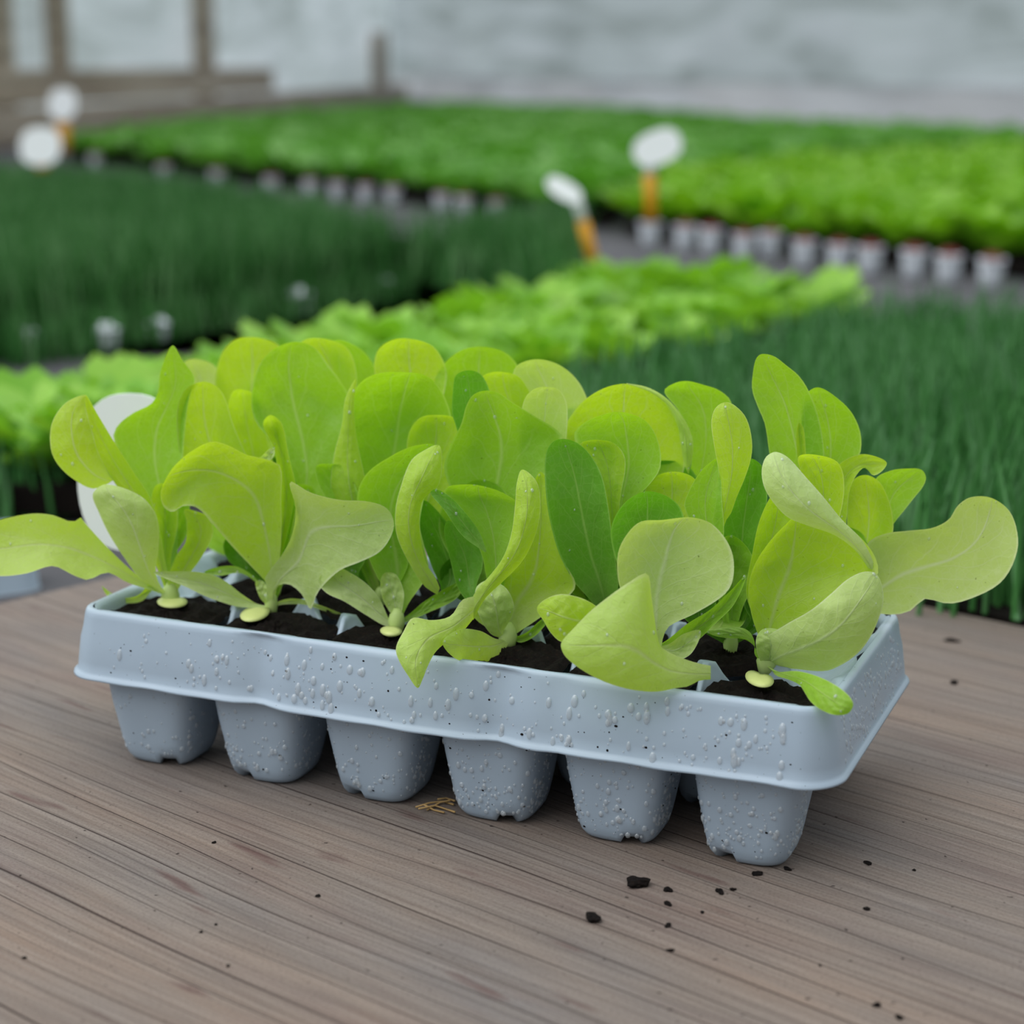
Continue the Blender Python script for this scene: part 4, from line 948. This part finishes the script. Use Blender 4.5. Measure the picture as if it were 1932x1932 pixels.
if len(mp) > 300: mass('lettuce_strip', mp[300:], 0.040, 0.03, M_B1, 0.0, 8, 'rest of the small bright lettuces at the far end of the strip', 'seedlings')
print('mid lettuces', len(mp))

# ------------------------------------------------------------------ white pots along the bed edges
def make_pot():
    r = empty('white_pot')
    V = []; Fc = []; n = 28
    prof = [(0.0135, 0.0), (0.0155, 0.001), (0.0195, 0.030), (0.0215, 0.043), (0.0225, 0.0435), (0.0225, 0.047), (0.0205, 0.047), (0.0195, 0.040)]
    for rr, z in prof:
        for k in range(n): a = 2 * math.pi * k / n; V.append((rr * math.cos(a), rr * math.sin(a), z))
    for i in range(len(prof) - 1):
        for k in range(n): Fc.append((i * n + k, i * n + (k + 1) % n, (i + 1) * n + (k + 1) % n, (i + 1) * n + k))
    Fc.append(tuple(range(n))[::-1])
    p = mesh_obj('pot_body', V, Fc, M_POT, r)
    V = [(0, 0, 0.056)]; 
    for q, z in ((.5, .055), (1.0, .040)):
        for k in range(n): a = 2 * math.pi * k / n; rr = 0.0203 * q * (1 + .05 * math.sin(k * 2.3)); V.append((rr * math.cos(a), rr * math.sin(a), z + .002 * math.sin(k * 1.7)))
    Fc = [(0, 1 + k, 1 + (k + 1) % n) for k in range(n)] + [(1 + k, 1 + n + k, 1 + n + (k + 1) % n, 1 + (k + 1) % n) for k in range(n)]
    mesh_obj('soil_top', V, Fc, M_RIM, r)
    return r
pot = make_pot(); potn = [0]
def place_pot(px, py, s, label, group, top=None):
    p = ground(px, py, GZ)
    if potn[0] == 0: r = pot
    else:
        r = pot.copy(); COL.objects.link(r)
        for ch in pot.children:
            c = ch.copy(); COL.objects.link(c); c.parent = r
            if top and 'soil_top' in ch.name: c.data = c.data.copy(); c.data.materials[0] = top
    potn[0] += 1
    r.location = (p[0], p[1], GZ); r.scale = (s, s, s); r.rotation_euler = (0, 0, potn[0] * .7)
    tag(r, label, 'pot', group)
names = ['leftmost', 'second', 'third', 'fourth', 'fifth', 'sixth', 'seventh', 'eighth', 'ninth', 'tenth', 'eleventh']
for i, (px, py) in enumerate([(1226, 466), (1292, 474), (1340, 479), (1403, 492), (1452, 488), (1516, 505), (1582, 514), (1640, 519), (1722, 526), (1788, 536), (1868, 545)]):
    place_pot(px, py, 0.98, names[i] + ' white pot from the left in the row edging the far lime bed at right', 'white pots along the lime bed')
for i, (px, py) in enumerate([(180, 318), (310, 340), (410, 352), (512, 366), (586, 372), (636, 378), (690, 384), (742, 388), (834, 402), (876, 408), (938, 416), (1024, 438)]):
    place_pot(px, py, 0.9, (names + ['twelfth'])[i] + ' pale pot from the left, half hidden behind the dark chives', 'pale pots behind the dark chives')
for px, py, s, t in ((203, 670, 0.66, 'upright pale pot at the front edge of the dark chives, above the left tray end'), (565, 606, 0.8, 'small white pot between the chives and the lettuce strip, left of centre'),
                     (735, 576, 0.7, 'faint pale pot at the chive bed edge left of the orange-staked label'), (300, 652, .6, 'dim pale pot just right of the upright one at the chive edge'), (60, 676, .6, 'dim pale pot nearest the left frame edge in front of the chives')):
    place_pot(px, py, s, t, 'pale pots at the front edge of the chives', M_POT)
# grey tray edge low at the far left
tr2 = empty('seedling_tray', tuple(ground(0, 1112, GZ)), 0.5); tr2.scale = (1, 1, 1.5)
tag(tr2, 'blurred grey-blue tray end low at the left edge of the view', 'seedling tray')
V = []; Fc = []
lp = rrect(-0.09, 0.022, -0.012, 0.026, 0.012, 6, 10); nn = len(lp)
for off, z in ((0.004, 0.0), (0.003, 0.001), (0, 0.024), (-0.001, 0.026), (-0.006, 0.026), (-0.008, 0.020)):
    for u, w, nx, ny in lp: V.append((u + nx * off, w + ny * off, z))
for k in range(5):
    for i in range(nn): j = (i + 1) % nn; Fc.append((k * nn + i, k * nn + j, (k + 1) * nn + j, (k + 1) * nn + i))
Fc.append(tuple(5 * nn + i for i in range(nn)))
mesh_obj('skirt', V, Fc, M_PLAST, tr2)

# ------------------------------------------------------------------ water beads on the tray, dirt, crumbs
def dome(V, Fc, c, nrm, up, a, b, h, nr=4, ns=10):
    nrm = np.asarray(nrm, float); nrm /= np.linalg.norm(nrm); t1 = np.cross(up, nrm); t1 /= np.linalg.norm(t1); t2 = np.cross(nrm, t1)
    base = len(V); V.append(c + nrm * h)
    for r in range(1, nr + 1):
        q = r / nr; z = h * math.sqrt(max(0, 1 - q ** 2.4)) if r < nr else -0.00005
        for k in range(ns):
            th = 2 * math.pi * k / ns; V.append(c + t1 * a * q * math.cos(th) + t2 * b * q * math.sin(th) * (1.0 if math.sin(th) < 0 else 1.15) + nrm * z)
    for k in range(ns): Fc.append((base, base + 1 + k, base + 1 + (k + 1) % ns))
    for r in range(nr - 1):
        for k in range(ns):
            i = base + 1 + r * ns + k; j = base + 1 + r * ns + (k + 1) % ns; Fc.append((i, i + ns, j + ns, j))
UP = np.array((0, 0, 1.0))
def skirt_pt(u, zf, side='front'):
    z = Z1 + 0.002 + (Z2 - Z1 - 0.006) * zf
    off = np.interp(z, [Z1 + 0.0028, Z1 + 0.0065, Z1 + 0.0155, Z2 - 0.008, Z2 - 0.003], [-0.0006, -FLARE * .22, -FLARE * .5, -FLARE * .78, -FLARE + .0001])
    if side == 'front':
        g = groove(u, 0, 0, -1)
        return np.array((u, -BY - off - g, z)), np.array((0, -1, 0.14))
    return np.array((5 * PITCHC + AX + off, u, z)), np.array((1, 0, 0.14))
Vd = []; Fd = []
for i in range(420):
    u = random.uniform(-AX + .02, 5 * PITCHC + AX - 0.018); zf = random.uniform(0.0, 1.0)
    dens = 0.45 + 0.55 * math.exp(-((u - 0.09) / 0.04) ** 2) + 0.6 * math.exp(-((u - 0.25) / 0.05) ** 2)
    if u < 0.02: dens *= .6
    if random.random() > dens: continue
    big = random.random() < 0.30; a = random.uniform(.0009, .0015) if big else random.uniform(.0003, .0008)
    c, n_r = skirt_pt(u, zf); dome(Vd, Fd, c, n_r, UP, a, a * random.uniform(1.1, 2.0 if big else 1.3), a * .5)
for i in range(170):
    w = random.uniform(-BY + .02, 2 * ROWP + BY - .02); c, n_r = skirt_pt(w, random.random(), 'side'); a = random.uniform(.0004, .0010)
    dome(Vd, Fd, c, n_r, UP, a, a * 1.35, a * .5)
Vs_ = []; Fs_ = []
for i in range(45):
    u = random.uniform(-AX + .02, 5 * PITCHC + AX - .015); c, n_r = skirt_pt(u, random.random())
    a = random.uniform(.00018, .00050); dome(Vs_, Fs_, c, n_r, UP, a * random.uniform(1, 1.8), a, a * .5, 2, 7)
for (cu, cw) in cells[:6]:
    dens = 90 + 70 * (cu > .03) * 1 + 110 * (cu > .12)
    for i in range(int(dens)):
        th = random.uniform(math.pi * 1.02, math.pi * 2.0) if random.random() < .8 else random.uniform(-0.6, 0.3)
        z = random.uniform(0.006, Z1 - 0.002) if random.random() < .6 else random.uniform(0.004, 0.016)
        cc = np.interp(z, [0.0030, 0.0062, 0.0105, 0.026, Z1], [C0 - .0001, C0 + .0008, C0 + .0016, C1 - .0014, C1]); p = np.interp(z, [0.003, 0.0062, 0.0105, 0.026, Z1], [4.0, 4.3, 4.6, 5.0, 5.2])
        a_, b_ = abs(math.cos(th)), abs(math.sin(th)); r = cc / (a_ ** p + b_ ** p) ** (1 / p)
        n2 = np.array((math.copysign(a_ ** (p - 1), math.cos(th)), math.copysign(b_ ** (p - 1), math.sin(th)), 0)); n2 /= np.linalg.norm(n2); n2[2] = -0.12
        c = np.array((cu + r * math.cos(th), cw - 0.0015 + r * math.sin(th), z)); a = random.uniform(.0003, .0007) if random.random() < .75 else random.uniform(.0007, .0012)
        if random.random() < .94: dome(Vd, Fd, c, n2, UP, a, a * random.uniform(1.0, 1.4), a * .55, 4, 8)
        else: dome(Vs_, Fs_, c, n2, UP, a * .6, a * .4, a * .3, 2, 7)
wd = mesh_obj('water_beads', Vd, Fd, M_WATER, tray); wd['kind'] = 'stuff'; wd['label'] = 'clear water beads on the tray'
sd = mesh_obj('soil_specks', Vs_, Fs_, M_SOIL, tray); sd['kind'] = 'stuff'; sd['label'] = 'tiny dark soil specks on the tray'
# beads on some leaves
Vw = {}; 
for pl, S in LEAF_SURF:
    nm = pl.name; cnt = 3
    for k in range(cnt):
        i = random.randint(9, NT - 4); j = random.randint(2, NS - 3)
        c = S[i, j]; n1 = np.cross(S[i, j + 1] - S[i, j - 1], S[i + 1, j] - S[i - 1, j]); L_ = np.linalg.norm(n1)
        if L_ < 1e-9: continue
        n1 /= L_
        if np.dot(n1, CAM - c) < 0: n1 = -n1
        a = random.uniform(.0003, .00075); V_, F_ = Vw.setdefault(nm, ([], []))
        dome(V_, F_, c - np.array(pl.location), n1, UP, a, a * 1.2, a * .6, 3, 8)
for nm, (V_, F_) in Vw.items():
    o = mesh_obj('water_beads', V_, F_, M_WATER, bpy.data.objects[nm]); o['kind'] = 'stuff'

# crumbs of soil on the board
def crumb(px, py, w, h, label, seed):
    rs = random.Random(seed); p = ground(px, py, 0); k = np.linalg.norm(p - CAM) / F_PX
    bm = bmesh.new(); bmesh.ops.create_icosphere(bm, subdivisions=3 if w > 12 else 2, radius=1.0)
    sx, sy = w * k * .5, h * k * .9; sz = min(sx, sy) * .55
    q = [Vector((rs.gauss(0, 1), rs.gauss(0, 1), rs.gauss(0, 1))).normalized() for _ in range(9)]
    for v in bm.verts:
        d = v.co.normalized(); f = 1 + 0.22 * sum(math.sin(4 * d.dot(a) + i) for i, a in enumerate(q)) / 3 + rs.uniform(-.16, .16)
        v.co = Vector((d.x * sx * f, d.y * sy * f, max(d.z * sz * f + sz * .45, -0.0001)))
    me = bpy.data.meshes.new('soil_crumb'); bm.to_mesh(me); bm.free(); me.materials.append(M_SOIL)
    o = bpy.data.objects.new('soil_crumb', me); COL.objects.link(o); o.location = (p[0], p[1], 0); o.rotation_euler = (0, 0, rs.uniform(-.5, .5))
    tag(o, label, 'soil crumb', 'dark soil crumbs on the board')
CR = [(1202, 1669, 40, 20, 'largest dark soil crumb on the board, left below the last front cup'), (1118, 1736, 26, 20, 'angular soil crumb lower left of the largest one'),
      (1260, 1680, 14, 12, 'small soil crumb just right of the largest one'), (1260, 1706, 13, 10, 'small soil crumb below the one right of the largest'),
      (1260, 1747, 11, 12, 'small round soil crumb lowest of the column below the tray end'), (1358, 1683, 14, 11, 'small soil crumb directly below the last front cup'),
      (1383, 1679, 14, 5, 'flat sliver of soil just right of the crumb below the last cup'), (1325, 1722, 7, 6, 'tiny soil crumb between the column of crumbs and the last cup'),
      (1428, 1650, 22, 7, 'soil bit caught under the last front cup'), (1638, 1630, 11, 9, 'round soil crumb to the right of the last cup'),
      (1725, 1642, 7, 5, 'tiny soil crumb farther right of the round one'), (1636, 1716, 12, 7, 'twin soil crumb in the middle right of the board'),
      (1654, 1898, 14, 8, 'elongated soil crumb near the bottom right'), (1697, 1921, 14, 8, 'soil crumb at the very bottom right edge'),
      (1547, 1822, 6, 5, 'tiny soil crumb in the lower right centre'), (1800, 1289, 14, 8, 'blurred soil crumb right of the tray'), (1796, 1210, 26, 8, 'blurred dark soil smear upper right of the tray'),
      (600, 1691, 9, 6, 'small soil crumb in the lower left centre'), (404, 1590, 7, 6, 'tiny soil crumb below the first two cups'), (46, 1808, 8, 6, 'tiny soil crumb at the lower left'),
      (430, 1823, 7, 6, 'tiny soil crumb lowest left of centre'), (379, 1759, 6, 5, 'tiny soil crumb midway down the left half'), (407, 1745, 6, 4, 'tiny soil crumb beside another in the left half'),
      (1265, 1794, 16, 5, 'thin smear of soil under the crumb column'), (1485, 1640, 12, 10, 'soil bit at the right foot of the last cup')]
for i, (x, y, w, h, t) in enumerate(CR): crumb(x, y, w, h, t, i)
# straw-like root strands between the third and fourth cups
strands = []
pr = [[(784, 1523), (810, 1515), (835, 1512), (856, 1518)], [(790, 1526), (820, 1520), (846, 1528), (858, 1532)], [(800, 1518), (818, 1528), (838, 1533)], [(826, 1508), (842, 1506), (858, 1511)], [(806, 1528), (830, 1514), (850, 1510)]]
ro = empty('root_strand', tuple(ground(825, 1520, 0))); tag(ro, 'tuft of dry straw-coloured root strands between the third and fourth front cups', 'root')
for i, P in enumerate(pr):
    pts_ = [Vector(ground(x, y, 0.0012 + 0.001 * math.sin(j * 2 + i))) - ro.location for j, (x, y) in enumerate(P)]
    Vt, Ft = tube(pts_, [0.0004] * len(pts_), 6); mesh_obj('strand', Vt, Ft, M_STRAW, ro)
# remove working properties
for pl in [o for o in bpy.data.objects if '_Y' in o.keys()]:
    del pl['_Y']; del pl['_px']


bpy.context.view_layer.update()
